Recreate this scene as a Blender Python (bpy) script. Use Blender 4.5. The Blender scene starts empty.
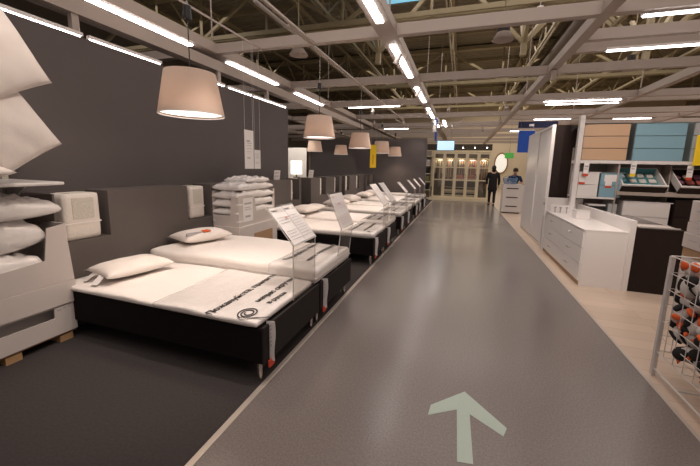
import bpy, bmesh, math, random
from mathutils import Vector, Matrix, Euler
random.seed(7)
PI = math.pi
S = bpy.context.scene
COL = S.collection

# ------------------------------------------------------------------ camera
def rot(a, b, c):
    ca, sa, cb, sb, cc, sc = math.cos(a), math.sin(a), math.cos(b), math.sin(b), math.cos(c), math.sin(c)
    B = Matrix(((1, 0, 0), (0, 0, -1), (0, 1, 0)))
    Rz = Matrix(((ca, -sa, 0), (sa, ca, 0), (0, 0, 1)))
    Rx = Matrix(((1, 0, 0), (0, cb, -sb), (0, sb, cb)))
    Rr = Matrix(((cc, -sc, 0), (sc, cc, 0), (0, 0, 1)))
    return Rr @ Rx @ B @ Rz
R = rot(-.3196, .1538, .0236)
cd = bpy.data.cameras.new('camera')
cam = bpy.data.objects.new('camera', cd)
COL.objects.link(cam)
fpx = 329.3
cd.sensor_width = 36; cd.lens = fpx / 700 * 36
cd.shift_y = -(233 - 217.2) / 700
cd.clip_end = 200
M3 = Matrix((R[0], -R[1], -R[2])).transposed()
cam.matrix_world = Matrix.Translation((0, 0, 1.55)) @ M3.to_4x4()
S.camera = cam

# ------------------------------------------------------------------ world, exposure
S.view_settings.view_transform = 'Standard'
S.view_settings.look = 'None'
S.view_settings.gamma = 1
S.view_settings.exposure = 0.55
S.view_settings.use_curve_mapping = False
W = bpy.data.worlds.new('world'); S.world = W; W.use_nodes = True
W.node_tree.nodes['Background'].inputs[0].default_value = (1.0, .84, .77, 1)
W.node_tree.nodes['Background'].inputs[1].default_value = .16
S.cycles.max_bounces = 6

def area(name, loc, sx, sy, power, col=(1, .87, .80), rx=0, ry=0, rz=0):
    l = bpy.data.lights.new(name, 'AREA'); l.shape = 'RECTANGLE'; l.size = sx; l.size_y = sy
    l.energy = power; l.color = col
    o = bpy.data.objects.new(name, l); o.location = loc; o.rotation_euler = (rx, ry, rz); COL.objects.link(o)
    return o
# unseen fill panels added above the grid, in place of the hall's many fittings
area('hall_fill', (.5, .5, 6.2), 8, 7, 270)
area('hall_fill', (2, 11, 6.2), 8, 9, 250)
area('hall_fill', (-9, 9, 6.0), 5, 12, 150)
area('hall_fill', (1, 20, 6.2), 12, 8, 300, (1, .86, .70))
area('hall_fill', (2.5, 25.5, 6.2), 5, 3, 120, (1, .86, .68))  # extra fill added to brighten the far wall
area('hall_fill', (9, 9, 6.0), 6, 12, 260)

# ------------------------------------------------------------------ materials
MAT = {}
def mat(name, col, rough=.6, metal=0, noise=0, nscale=20, bump=0, emit=0, ecol=None, trans=0, alpha=1, coat=0, ior=1.45, spec=.5, stretch=None):
    if name in MAT: return MAT[name]
    m = bpy.data.materials.new(name); m.use_nodes = True
    nt = m.node_tree; b = nt.nodes['Principled BSDF']
    b.inputs['Base Color'].default_value = (*col, 1)
    b.inputs['Roughness'].default_value = rough
    b.inputs['Metallic'].default_value = metal
    b.inputs['Specular IOR Level'].default_value = spec
    b.inputs['Transmission Weight'].default_value = trans
    b.inputs['Alpha'].default_value = alpha
    b.inputs['Coat Weight'].default_value = coat
    b.inputs['IOR'].default_value = ior
    if emit:
        b.inputs['Emission Color'].default_value = (*(ecol or col), 1)
        b.inputs['Emission Strength'].default_value = emit
    if noise or bump:
        tc = nt.nodes.new('ShaderNodeTexCoord')
        n = nt.nodes.new('ShaderNodeTexNoise'); n.inputs['Scale'].default_value = nscale; n.inputs['Detail'].default_value = 4
        src = tc.outputs['Object']
        if stretch:
            mp = nt.nodes.new('ShaderNodeMapping'); mp.inputs['Scale'].default_value = stretch
            nt.links.new(src, mp.inputs[0]); src = mp.outputs[0]
        nt.links.new(src, n.inputs['Vector'])
        if noise:
            mx = nt.nodes.new('ShaderNodeMix'); mx.data_type = 'RGBA'
            mx.inputs[6].default_value = (*[c * (1 - noise) for c in col], 1)
            mx.inputs[7].default_value = (*[min(1, c * (1 + noise)) for c in col], 1)
            nt.links.new(n.outputs['Fac'], mx.inputs[0]); nt.links.new(mx.outputs[2], b.inputs['Base Color'])
        if bump:
            bp = nt.nodes.new('ShaderNodeBump'); bp.inputs['Strength'].default_value = bump; bp.inputs['Distance'].default_value = .01
            nt.links.new(n.outputs['Fac'], bp.inputs['Height']); nt.links.new(bp.outputs[0], b.inputs['Normal'])
    MAT[name] = m
    return m
WALLG = mat('charcoal paint', (.104, .087, .085), .75, noise=.05, nscale=3)
HEADB = mat('taupe panel', (.115, .096, .088), .7, noise=.05, nscale=5)
CARPET = mat('dark carpet', (.042, .035, .034), .95, noise=.35, nscale=60, bump=.4)
DARK = mat('espresso fabric', (.008, .006, .006), .8, noise=.2, nscale=80, spec=.15)
DARKF = mat('dark grey fabric', (.030, .025, .024), .85, noise=.2, nscale=120, spec=.2)
BROWN = mat('black brown board', (.018, .010, .008), .45, spec=.3, noise=.2, nscale=8, stretch=(1, 1, .1))
WHITE = mat('white lacquer', (.74, .70, .68), .35)
WHITEF = mat('white bed fabric', (.80, .74, .70), .85, noise=.04, nscale=40, bump=.15)
COTTON = mat('white cotton', (.78, .71, .66), .9, noise=.04, nscale=15, bump=.35)
QUILT = mat('quilted ticking', (.72, .66, .60), .9, noise=.06, nscale=30, bump=.5)
TICK = mat('patterned ticking', (.58, .54, .47), .9, noise=.25, nscale=60)
PLASTIC = mat('clear plastic wrap', (.80, .76, .74), .12, noise=.12, nscale=14, bump=.9, coat=.6)
PLASTIC2 = mat('milky plastic sheet', (.77, .72, .69), .16, noise=.06, nscale=18, bump=.5, coat=.4)
BEIGE = mat('peach lacquer', (.55, .36, .23), .4)
BLUE = mat('pale blue lacquer', (.22, .38, .46), .4)
TEAL = mat('teal lining', (.09, .30, .33), .6)
GRID = mat('beige painted steel', (.41, .345, .305), .5, noise=.04, nscale=4)
TRUSS = mat('olive painted steel', (.34, .29, .18), .6, noise=.15, nscale=3)
CARD = mat('white cardboard', (.56, .50, .47), .7, noise=.05, nscale=6)
KRAFT = mat('brown cardboard', (.36, .22, .12), .8, noise=.1, nscale=10)
WOOD = mat('pale pallet wood', (.42, .25, .12), .7, noise=.3, nscale=12, stretch=(1, .1, 1))
STEEL = mat('brushed steel', (.62, .58, .54), .25, metal=1)
WIRE = mat('grey coated wire', (.60, .56, .53), .4)
BLACK = mat('black plastic', (.012, .011, .011), .5)
INK = mat('black ink', (.012, .012, .013), .5)
RED = mat('red print', (.62, .07, .03), .5)
ORANGE = mat('orange cloth', (.78, .13, .03), .8)
YELLOW = mat('yellow sign card', (.90, .62, .02), .5)
NAVY = mat('blue banner cloth', (.02, .06, .33), .6)
PAPER = mat('white paper', (.80, .76, .74), .5)
GREYP = mat('grey print', (.40, .38, .39), .5)
PINKP = mat('pink print', (.75, .50, .50), .5)
SHADE = mat('linen lamp shade', (.54, .43, .36), .9, noise=.05, nscale=90)
SKIN = mat('skin', (.55, .33, .24), .6)
CREAM = mat('cream wardrobe', (.80, .70, .50), .45)
TUBE = mat('lit fluorescent tube', (1, 1, 1), .5, emit=9, ecol=(1, .93, .90))
BULB = mat('lit bulb', (1, 1, 1), .5, emit=14, ecol=(1, .78, .55))
SCREEN = mat('lit screen', (.5, .7, 1), .3, emit=.5, ecol=(.50, .76, 1))
GREENL = mat('green sign', (.1, .5, .1), .5, emit=.12, ecol=(.15, .7, .1))
# shade cloth lets light through
nt = SHADE.node_tree; b = nt.nodes['Principled BSDF']
tr = nt.nodes.new('ShaderNodeBsdfTranslucent'); tr.inputs[0].default_value = (.80, .62, .48, 1)
mx = nt.nodes.new('ShaderNodeMixShader'); mx.inputs[0].default_value = .22
out = nt.nodes['Material Output']
nt.links.new(b.outputs[0], mx.inputs[1]); nt.links.new(tr.outputs[0], mx.inputs[2]); nt.links.new(mx.outputs[0], out.inputs[0])
# clear acrylic: mostly see-through sheet with a gloss
def clear(name, col, fac):
    m = bpy.data.materials.new(name); m.use_nodes = True; nt = m.node_tree
    nt.nodes.remove(nt.nodes['Principled BSDF'])
    t = nt.nodes.new('ShaderNodeBsdfTransparent'); t.inputs[0].default_value = (*col, 1)
    g = nt.nodes.new('ShaderNodeBsdfGlossy'); g.inputs['Roughness'].default_value = .05
    x = nt.nodes.new('ShaderNodeMixShader'); x.inputs[0].default_value = fac
    nt.links.new(t.outputs[0], x.inputs[1]); nt.links.new(g.outputs[0], x.inputs[2])
    nt.links.new(x.outputs[0], nt.nodes['Material Output'].inputs[0])
    MAT[name] = m
    return m
ACRYL = clear('clear acrylic', (.93, .92, .91), .10)
ACEDGE = mat('acrylic cut edge', (.60, .57, .55), .2)
GLASS = clear('door glass', (.93, .92, .88), .12)

def floor_mat():
    m = mat('grey vinyl floor', (.20, .165, .148), .2); nt = m.node_tree; b = nt.nodes['Principled BSDF']
    tc = nt.nodes.new('ShaderNodeTexCoord'); n = nt.nodes.new('ShaderNodeTexNoise'); n.inputs['Scale'].default_value = 90; n.inputs['Detail'].default_value = 6
    n2 = nt.nodes.new('ShaderNodeTexNoise'); n2.inputs['Scale'].default_value = 1.3
    nt.links.new(tc.outputs['Object'], n.inputs[0]); nt.links.new(tc.outputs['Object'], n2.inputs[0])
    r = nt.nodes.new('ShaderNodeValToRGB'); r.color_ramp.elements[0].position = .3; r.color_ramp.elements[1].position = .75
    r.color_ramp.elements[0].color = (.150, .127, .119, 1); r.color_ramp.elements[1].color = (.238, .206, .193, 1)
    nt.links.new(n.outputs['Fac'], r.inputs[0]); nt.links.new(r.outputs[0], b.inputs['Base Color'])
    mr = nt.nodes.new('ShaderNodeMapRange'); mr.inputs[3].default_value = .17; mr.inputs[4].default_value = .30
    nt.links.new(n2.outputs['Fac'], mr.inputs[0]); nt.links.new(mr.outputs[0], b.inputs['Roughness'])
    return m
FLOOR = floor_mat()
def plank_mat():
    m = mat('pale laminate planks', (.60, .47, .37), .3); nt = m.node_tree; b = nt.nodes['Principled BSDF']
    tc = nt.nodes.new('ShaderNodeTexCoord'); br = nt.nodes.new('ShaderNodeTexBrick')
    br.inputs['Color1'].default_value = (.62, .49, .39, 1); br.inputs['Color2'].default_value = (.56, .44, .345, 1); br.inputs['Mortar'].default_value = (.42, .32, .25, 1)
    br.inputs['Scale'].default_value = 1; br.inputs['Brick Width'].default_value = 1.3; br.inputs['Row Height'].default_value = .19; br.inputs['Mortar Size'].default_value = .003
    nt.links.new(tc.outputs['Object'], br.inputs[0]); nt.links.new(br.outputs[0], b.inputs['Base Color'])
    return m
PLANK = plank_mat()
def deck_mat():
    m = mat('ribbed roof deck', (.24, .21, .15), .7); nt = m.node_tree; b = nt.nodes['Principled BSDF']
    tc = nt.nodes.new('ShaderNodeTexCoord'); w = nt.nodes.new('ShaderNodeTexWave'); w.bands_direction = 'Y'; w.inputs['Scale'].default_value = 1.1
    bp = nt.nodes.new('ShaderNodeBump'); bp.inputs['Distance'].default_value = .06
    nt.links.new(tc.outputs['Object'], w.inputs[0]); nt.links.new(w.outputs['Fac'], bp.inputs['Height']); nt.links.new(bp.outputs[0], b.inputs['Normal'])
    return m
DECK = deck_mat()

# ------------------------------------------------------------------ mesh helpers
class MB:
    def __init__(s): s.b = bmesh.new()
    def box(s, x0, x1, y0, y1, z0, z1, bev=0, M=None, seg=2):
        g = bmesh.ops.create_cube(s.b, size=1)
        vs = g['verts']
        for v in vs:
            v.co = Vector(((x0 + x1) / 2 + v.co.x * (x1 - x0), (y0 + y1) / 2 + v.co.y * (y1 - y0), (z0 + z1) / 2 + v.co.z * (z1 - z0)))
        if bev:
            es = list({e for v in vs for e in v.link_edges})
            r = bmesh.ops.bevel(s.b, geom=es, offset=bev, segments=seg, affect='EDGES', profile=.5)
            vs = [v for v in r['verts']] + [v for v in vs if v.is_valid]
            vs = list(set(vs))
        if M is not None:
            for v in vs: v.co = M @ v.co
        return s
    def tube(s, p0, p1, r, r1=None, n=10, cap=True):
        p0, p1 = Vector(p0), Vector(p1); d = p1 - p0
        q = Vector((0, 0, 1)).rotation_difference(d.normalized()).to_matrix().to_4x4()
        M = Matrix.Translation((p0 + p1) / 2) @ q
        bmesh.ops.create_cone(s.b, cap_ends=cap, segments=n, radius1=r, radius2=r if r1 is None else r1, depth=d.length, matrix=M)
        return s
    def bar(s, p0, p1, w, h):
        p0, p1 = Vector(p0), Vector(p1); d = p1 - p0; L = d.length
        z = d.normalized(); up = Vector((0, 0, 1))
        if abs(z.dot(up)) > .99: up = Vector((0, 1, 0))
        x = z.cross(up).normalized(); y = x.cross(z)
        M = Matrix((x, y, z)).transposed().to_4x4(); M.translation = (p0 + p1) / 2
        return s.box(-w / 2, w / 2, -h / 2, h / 2, -L / 2, L / 2, M=M)
    def sphere(s, c, rx, ry, rz, u=12, v=8, M=None):
        T = Matrix.Translation(c) @ Matrix.Diagonal((rx, ry, rz, 1))
        if M is not None: T = M @ T
        bmesh.ops.create_uvsphere(s.b, u_segments=u, v_segments=v, radius=1, matrix=T)
        return s
    def lathe(s, prof, n=40, c=(0, 0, 0)):
        rings = []
        for r, z in prof:
            rings.append([s.b.verts.new((c[0] + r * math.cos(2 * PI * i / n), c[1] + r * math.sin(2 * PI * i / n), c[2] + z)) for i in range(n)])
        for a, b_ in zip(rings, rings[1:]):
            for i in range(n):
                s.b.faces.new((a[i], a[(i + 1) % n], b_[(i + 1) % n], b_[i]))
        return s
    def prism(s, pts, h, axis='z', o=0.0):
        def P(a, b_, k):
            return {'z': (a, b_, k), 'x': (k, a, b_), 'y': (a, k, b_)}[axis]
        lo = [s.b.verts.new(P(a, b_, o)) for a, b_ in pts]; hi = [s.b.verts.new(P(a, b_, o + h)) for a, b_ in pts]
        s.b.faces.new(lo[::-1]); s.b.faces.new(hi)
        n = len(pts)
        for i in range(n): s.b.faces.new((lo[i], lo[(i + 1) % n], hi[(i + 1) % n], hi[i]))
        return s
    def build(s, name, m, parent=None, smooth=False, loc=None):
        bmesh.ops.recalc_face_normals(s.b, faces=s.b.faces)
        me = bpy.data.meshes.new(name); s.b.to_mesh(me); s.b.free()
        me.materials.append(m)
        if smooth:
            for p in me.polygons: p.use_smooth = True
        o = bpy.data.objects.new(name, me); COL.objects.link(o)
        if parent is not None: o.parent = parent
        if loc is not None: o.location = loc
        return o
def B(name, m, parent, *boxes, bev=0, smooth=False):
    mb = MB()
    for q in boxes: mb.box(*q, bev=bev)
    return mb.build(name, m, parent, smooth)
def tag(o, label, cat, group=None):
    o['label'] = label; o['category'] = cat
    if group: o['group'] = group
    return o
def thing(name, label, cat, loc=(0, 0, 0), rz=0, group=None, rot=None):
    o = bpy.data.objects.new(name, None); COL.objects.link(o); o.empty_display_size = .1
    o.location = loc; o.rotation_euler = rot if rot else (0, 0, rz)
    return tag(o, label, cat, group)
def struct(o): o['kind'] = 'structure'; return o
def copy_tree(o, parent=None):
    c = o.copy(); COL.objects.link(c); c.parent = parent
    for ch in list(o.children): copy_tree(ch, c)
    return c
def again(o, loc, label, rz=None, group=None):
    c = copy_tree(o); c.location = loc; c['label'] = label
    if rz is not None: c.rotation_euler = (0, 0, rz)
    if group: c['group'] = group
    return c
def text_mesh(name, body, size, m, parent, M, ext=.0006, bold=0):
    cu = bpy.data.curves.new(name, 'FONT'); cu.body = body; cu.size = size; cu.extrude = ext; cu.offset = bold
    cu.resolution_u = 2
    o = bpy.data.objects.new(name, cu); COL.objects.link(o)
    dg = bpy.context.evaluated_depsgraph_get()
    me = bpy.data.meshes.new_from_object(o.evaluated_get(dg)); bpy.data.objects.remove(o); bpy.data.curves.remove(cu)
    me.transform(M); me.materials.clear(); me.materials.append(m)
    q = bpy.data.objects.new(name, me); COL.objects.link(q)
    if parent is not None: q.parent = parent
    return q
def join_meshes(a, others):
    bm = bmesh.new(); bm.from_mesh(a.data)
    for o in others:
        bm.from_mesh(o.data)
    bm.to_mesh(a.data); bm.free()
    for o in others: bpy.data.objects.remove(o)
    return a

# ------------------------------------------------------------------ structure
def slab(name, m, *q): return struct(B(name, m, None, q))
slab('floor', FLOOR, -1.225, 1.45, -3, 17.0, -.1, 0)
slab('floor', CARPET, -14, -1.225, -3, 30, -.1, 0)
slab('floor', PLANK, 1.45, 14, -3, 30, -.1, 0)
slab('floor', mat('beige rear floor', (.42, .34, .27), .25), -1.225, 1.45, 17.0, 30, -.1, 0)
TRIM = mat('pale metal edging', (.55, .48, .42), .35, metal=.3)
struct(B('trim_1', TRIM, None, (-1.245, -1.205, -3, 17, 0, .006), bev=.002))
struct(B('trim_2', TRIM, None, (1.435, 1.465, -3, 17, 0, .006), bev=.002))
slab('wall_left', WALLG, -3.86, -3.70, -3, 6.67, 0, 2.76)
slab('wall_back', WALLG, -6.15, -1.30, 13.0, 13.15, 0, 2.66)
slab('wall_far', mat('far beige wall', (.74, .64, .50), .8, noise=.1, nscale=1), -14, 14, 29, 29.2, 0, 8)
slab('wall_far_left', mat('far grey wall', (.22, .19, .16), .8), -14.2, -14, -3, 29, 0, 8)
slab('wall_far_right', mat('far brown wall', (.26, .22, .18), .8), 14, 14.2, -3, 29, 0, 8)
# roof deck with a skylight opening
for q in ((-14, -3.0, -3, 29), (-1.5, 14, -3, 29), (-3.0, -1.5, -3, 9.6), (-3.0, -1.5, 11.95, 29)):
    slab('ceiling', DECK, q[0], q[1], q[2], q[3], 7.0, 7.1)
struct(B('window_1', mat('daylit skylight pane', (.3, .6, .8), .3, emit=.6, ecol=(.22, .55, .75)), None, (-3.0, -1.5, 9.6, 11.95, 7.03, 7.06)))

# ceiling grid (every beam its own object)
def beam(x0, x1, y0, y1, z0=3.3, h=.2, bars=None):
    mb = MB(); mb.box(x0, x1, y0, y1, z0, z0 + h)
    # returned lips along the lower edges
    if (x1 - x0) > (y1 - y0):
        mb.box(x0, x1, y0 - .015, y0, z0, z0 + .03); mb.box(x0, x1, y1, y1 + .015, z0, z0 + .03)
    else:
        mb.box(x0 - .015, x0, y0, y1, z0, z0 + .03); mb.box(x1, x1 + .015, y0, y1, z0, z0 + .03)
    return struct(mb.build('ceiling_beam', GRID))
LONG = [-9.0, -6.6, -4.0, -1.07, 1.42, 3.80, 6.3, 8.8]
for x in LONG:
    w = .11 if x in (-4.0, -1.07) else .05
    beam(x - w, x + w, -2, 27, 3.301, .15)
CROSS = [-.2, 2.25, 4.72, 7.2, 9.7, 12.2, 14.7, 17.2, 19.7, 22.2, 24.6]
for y in CROSS: beam(-12, 12, y - .04, y + .04, 3.30, .15)
for y in (5.55, 6.05): beam(1.48, 12, y - .035, y + .035, 3.30, .14)
for y in (10.25, 13.2, 16.9): beam(1.48, 12, y - .035, y + .035, 3.30, .12)
for y in (15.3, 18.4): beam(-9, 1.4, y - .035, y + .035, 3.30, .12)
beam(-3.98, -3.84, -2, 13, 3.02, .16)
# wall top hangers
for y in (2.54, 4.67, 6.1):
    struct(B('ceiling_beam', GRID, None, (-3.90, -3.84, y - .035, y + .035, 2.6, 3.02)))
# thin carrying rails between the beams, for lamps, signs and screen
for q in ((-2.19, -2.12, -2, 4.7), (-2.24, -2.17, 4.0, 13), (-2.46, -2.39, 12.2, 14.7), (-4.66, -4.58, 9.7, 12.2), (-4.29, -4.21, 9.7, 12.2), (-3.07, -3.03, 2.25, 4.72)):
    struct(B('ceiling_beam', GRID, None, (q[0] + .015, q[1] - .015, q[2], q[3], 3.285, 3.31)))
struct(B('ceiling_beam', GRID, None, (-6.6, -1.07, 8.88, 8.92, 3.29, 3.32)))
struct(B('ceiling_beam', GRID, None, (1.42, 3.8, 12.98, 13.02, 3.29, 3.32)))
struct(B('ceiling_beam', GRID, None, (-1.07, 1.42, 14.01, 14.05, 3.29, 3.32)))
# braces above the grid and hangers
def hanger(x, y): struct(MB().tube((x, y, 3.5), (x, y, 7), .012, n=6).build('ceiling_beam', GRID))
for x in (-4.0, -1.07, 1.42, 3.80):
    for y in (4.72, 9.7, 14.7): hanger(x, y)

# roof trusses
def truss_y(x, z0=5.75, z1=6.75, y0=-2, y1=28, step=1.25, r=.035):
    mb = MB()
    for dx in (-.05, .05): mb.bar((x + dx, y0, z0), (x + dx, y1, z0), .035, .08)
    mb.bar((x, y0, z1), (x, y1, z1), .12, .08)
    n = int((y1 - y0) / step)
    for i in range(n):
        a, b_ = y0 + i * step, y0 + (i + 1) * step
        if i % 2: mb.bar((x, a, z0), (x, b_, z1), .04, .04)
        else: mb.bar((x, a, z1), (x, b_, z0), .04, .04)
        if i % 4 == 0: mb.bar((x, a, z0), (x, a, z1), .04, .04)
    return struct(mb.build('roof_truss', TRUSS))
def truss_x(y, z0=5.4, z1=6.85, x0=-13, x1=13, step=2.4):
    mb = MB()
    for dy in (-.09, .09): mb.bar((x0, y + dy, z0), (x1, y + dy, z0), .07, .12)
    mb.bar((x0, y, z1), (x1, y, z1), .22, .14)
    n = int((x1 - x0) / step)
    for i in range(n):
        a, b_ = x0 + i * step, x0 + (i + 1) * step
        mb.bar((a, y, z1 if i % 2 else z0), (b_, y, z0 if i % 2 else z1), .09, .09)
        mb.bar((b_, y, z0), (b_, y, z1), .06, .06)
    return struct(mb.build('roof_truss', TRUSS))
for x in (-10.5, -8.7, -5.5, -3.9, -.62, 2.3, 3.9, 5.6, 7.3, 9.2): truss_y(x)
for y in (4.5, 9.2, 16.5, 22.5): truss_x(y)
def purlin(y):
    struct(MB().bar((-13, y, 6.93), (13, y, 6.93), .07, .12).build('ceiling_beam', TRUSS))
for k in range(14): purlin(1.5 + 1.9 * k)
def node(x, y):   # column head with V struts
    mb = MB()
    for dx, dy in ((-1.6, 0), (1.6, 0), (0, -1.6), (0, 1.6), (-1.1, 1.1), (1.1, 1.1)):
        mb.bar((x, y, 4.9), (x + dx, y + dy, 6.6), .09, .09)
    mb.bar((x, y, 4.6), (x, y, 6.9), .14, .14)
    struct(mb.build('roof_truss', TRUSS))
node(-2.6, 10.2); node(1.35, 10.4); node(4.7, 12.0)
def duct(pts, r):
    mb = MB()
    for a, b_ in zip(pts, pts[1:]): mb.tube(a, b_, r, n=16)
    return mb
tag(duct([(-3.1, 4.6, 3.95), (-3.1, 13, 3.95)], .035).build('cable_tray', mat('grey tray', (.32, .28, .25), .5), smooth=True), 'grey service pipe running above the grid over the beds', 'pipe')
tag(duct([(3.3, -1, 6.3), (3.3, 26, 6.3)], .32).build('air_duct', mat('dark duct', (.10, .075, .06), .6), smooth=True), 'wide dark round air duct under the roof', 'duct')

# ------------------------------------------------------------------ fluorescent fittings
def fitting(x0, x1, y0, y1, z, label, group, w=None):
    t = thing('fluorescent_light', label, 'ceiling light', ((x0 + x1) / 2, (y0 + y1) / 2, z), 0, group)
    hx, hy = (x1 - x0) / 2, (y1 - y0) / 2
    B('housing', WHITE, t, (-hx - .012, hx + .012, -hy - .02, hy + .02, .012, .045))
    B('diffuser', TUBE, t, (-hx, hx, -hy, hy, -.004, .012), bev=.003)
    return t
ord_ = ['first', 'second', 'third', 'fourth', 'fifth', 'sixth', 'seventh', 'eighth', 'ninth', 'tenth']
G1 = 'strip lights along the beam over the aisle'
for i, (a, b_) in enumerate([(2.85, 4.22), (5.0, 6.8), (7.65, 9.37), (10.3, 12.3), (13.1, 15.0)]):
    fitting(-1.115, -1.025, a, b_, 3.286, '%s lit strip light from the camera end of the beam above the aisle' % ord_[i], G1)
fitting(-.79, -.70, 12.9, 14.7, 3.27, 'short lit strip light beside the beam just before the hanging screen', G1)
G2 = 'strip lights along the beam over the beds'
for i, (a, b_) in enumerate([(2.0, 4.25), (5.1, 6.72), (7.6, 9.25)]):
    fitting(-4.05, -3.95, a, b_, 3.286, '%s lit strip light of the row over the bed heads, counted from the white pillows' % ord_[i], G2)
G3 = 'strip lights on top of the charcoal wall'
for i, (a, b_) in enumerate([(1.2, 2.49), (2.59, 3.42), (4.3, 4.62), (4.75, 5.35), (5.44, 6.6)]):
    fitting(-3.74, -3.715, a, b_, 2.766, '%s thin lit strip along the top edge of the charcoal wall, from the pillow end' % ord_[i], G3)
G4 = 'strip lights on the cross beams'
for (x0, x1, y, lab) in [(1.80, 3.0, 4.79, 'lit strip light on the near cross beam at the top corner above the drawers'),
    (1.87, 3.6, 5.97, 'long lit strip light above the peach and blue drawers, on the second cross beam'),
    (1.87, 3.5, 9.82, 'long double lit strip above the dark panel, upper of its two tubes'),
    (2.0, 3.6, 10.25, 'long double lit strip above the dark panel, lower of its two tubes'),
    (2.25, 3.33, 13.1, 'lit strip light just over the dark blue ceiling sign'),
    (1.97, 2.97, 16.85, 'lit strip light over the hanging blue banner'),
    (4.6, 5.6, 13.3, 'lit strip light directly above the peach drawers'),
    (-3.33, -1.8, 9.72, 'lit cross strip light behind the largest far lamp shades'),
    (-3.5, -2.4, 15.3, 'lit cross strip light above the charcoal rear wall')]:
    fitting(x0, x1, y - .022, y + .022, 3.272, lab, G4)

# ------------------------------------------------------------------ track spots, lighting the beds
def spot(loc, target, power, size, lab, blend=.8, col=(1, .86, .76)):
    t = thing('track_spotlight', lab, 'spotlight', loc, 0, 'track spotlights on the grid')
    d = (Vector(target) - Vector(loc)).normalized()
    q = Vector((0, 0, -1)).rotation_difference(d).to_matrix().to_4x4()
    mb = MB(); mb.tube((0, 0, .10), (0, 0, -.06), .038, .045, n=16)
    for v in mb.b.verts: v.co = q @ v.co
    mb.build('lamp_head', GRID, t)
    B('bracket', GRID, t, (-.012, .012, -.012, .012, .05, .22))
    l = bpy.data.lights.new('spot', 'SPOT'); l.energy = power; l.spot_size = math.radians(size); l.spot_blend = blend; l.color = col; l.shadow_soft_size = .05
    o = bpy.data.objects.new('spot', l); o.parent = t; o.location = d * .075; o.rotation_euler = q.to_euler(); COL.objects.link(o)
    return t
BEDY = [(1.82, 2.78), (2.80, 3.74), (4.88, 5.80), (5.82, 6.74), (7.32, 8.24), (8.26, 9.18), (9.86, 10.68), (10.70, 11.50), (12.10, 12.90)]
spot((-1.07, 1.9, 3.2), (-2.0, 2.15, .5), 85, 50, 'small spotlight over the nearest bed')
spot((-1.07, 3.1, 3.2), (-2.3, 3.2, .5), 50, 52, 'small spotlight over the second bed')
spot((-1.07, 5.4, 3.2), (-2.3, 5.4, .5), 65, 60, 'small spotlight over the third bed')
spot((-1.07, 7.9, 3.2), (-2.3, 7.4, .5), 70, 65, 'small spotlight over the fifth bed')
spot((-1.07, 10.6, 3.2), (-2.3, 10.2, .5), 70, 65, 'small spotlight over the seventh bed')
spot((1.42, 3.9, 3.2), (1.85, 5.9, .8), 80, 40, 'small spotlight aimed at the white drawer island')
spot((1.42, 6.9, 3.2), (1.68, 7.9, 1.4), 70, 45, 'small spotlight aimed at the white wardrobe doors')
spot((1.42, 3.2, 3.2), (1.9, 5.13, .5), 60, 40, 'added spotlight brightening the near end of the white drawer island')  # spotlight added so the island's end face comes out whiter
spot((-1.07, 1.2, 3.2), (-2.9, 1.4, 1.6), 45, 60, 'added spotlight brightening the big white pillows on the rack')  # spotlight added to lift the pale pillow corner
spot((2.4, 4.72, 3.2), (2.8, 7.0, 1.9), 60, 60, 'small spotlight aimed at the peach and blue drawers')
spot((-1.07, 12.4, 3.2), (-2.2, 13.0, 1.4), 25, 60, 'small spotlight grazing the rear charcoal wall')

# ------------------------------------------------------------------ pendant lamps
def make_lamp():
    t = thing('pendant_lamp', 'x', 'lamp', (0, 0, 0), 0, 'linen pendant lamps over the beds')
    r0, r1, h = .255, .195, .335
    MB().lathe([(r0, 0), (r1, h), (r1 - .004, h), (r0 - .004, 0), (r0, 0)], n=48).build('lamp_shade', SHADE, t, smooth=True)
    mb = MB(); mb.lathe([(r0 + .001, 0), (r0 + .001, .007), (r0 - .006, .007), (r0 - .006, 0), (r0 + .001, 0)], n=48)
    mb.build('shade_rim', WHITE, t)
    MB().lathe([(.0005, .02), (r0 - .012, .02), (r0 - .012, .024), (.0005, .024)], n=40).build('diffuser', DIFF, t)
    MB().sphere((0, 0, .16), .035, .035, .05).build('bulb', BULB, t, smooth=True)
    mb = MB()
    for k in range(3):
        a = k * 2 * PI / 3; mb.tube((0, 0, h - .03), (r1 * math.cos(a) * .99, r1 * math.sin(a) * .99, h - .01), .004, n=6)
    mb.tube((0, 0, .2), (0, 0, h), .018, n=10)
    mb.build('socket_frame', BLACK, t)
    MB().tube((0, 0, h - .02), (0, 0, .74), .0045, n=6).build('cord', BLACK, t)
    MB().tube((0, 0, .74), (0, 0, .84), .036, .028, n=14).build('canopy', BLACK, t)
    MB().tube((0, 0, .84), (0, 0, 1.35), .0025, n=6).build('suspension_wire', STEEL, t)
    l = bpy.data.lights.new('bulb_light', 'POINT'); l.energy = 2.0; l.color = (1, .74, .50); l.shadow_soft_size = .05
    o = bpy.data.objects.new('bulb_light', l); o.location = (0, 0, .235); o.parent = t; COL.objects.link(o)
    l = bpy.data.lights.new('down_light', 'SPOT'); l.energy = 14; l.color = (1, .76, .54); l.spot_size = 2.3; l.spot_blend = .6; l.shadow_soft_size = .12
    o = bpy.data.objects.new('down_light', l); o.location = (0, 0, -.02); o.parent = t; COL.objects.link(o)
    return t
DIFF = mat('lit lamp diffuser', (1, 1, 1), .5, emit=1.7, ecol=(1, .86, .76))
lamp = make_lamp()
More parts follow.
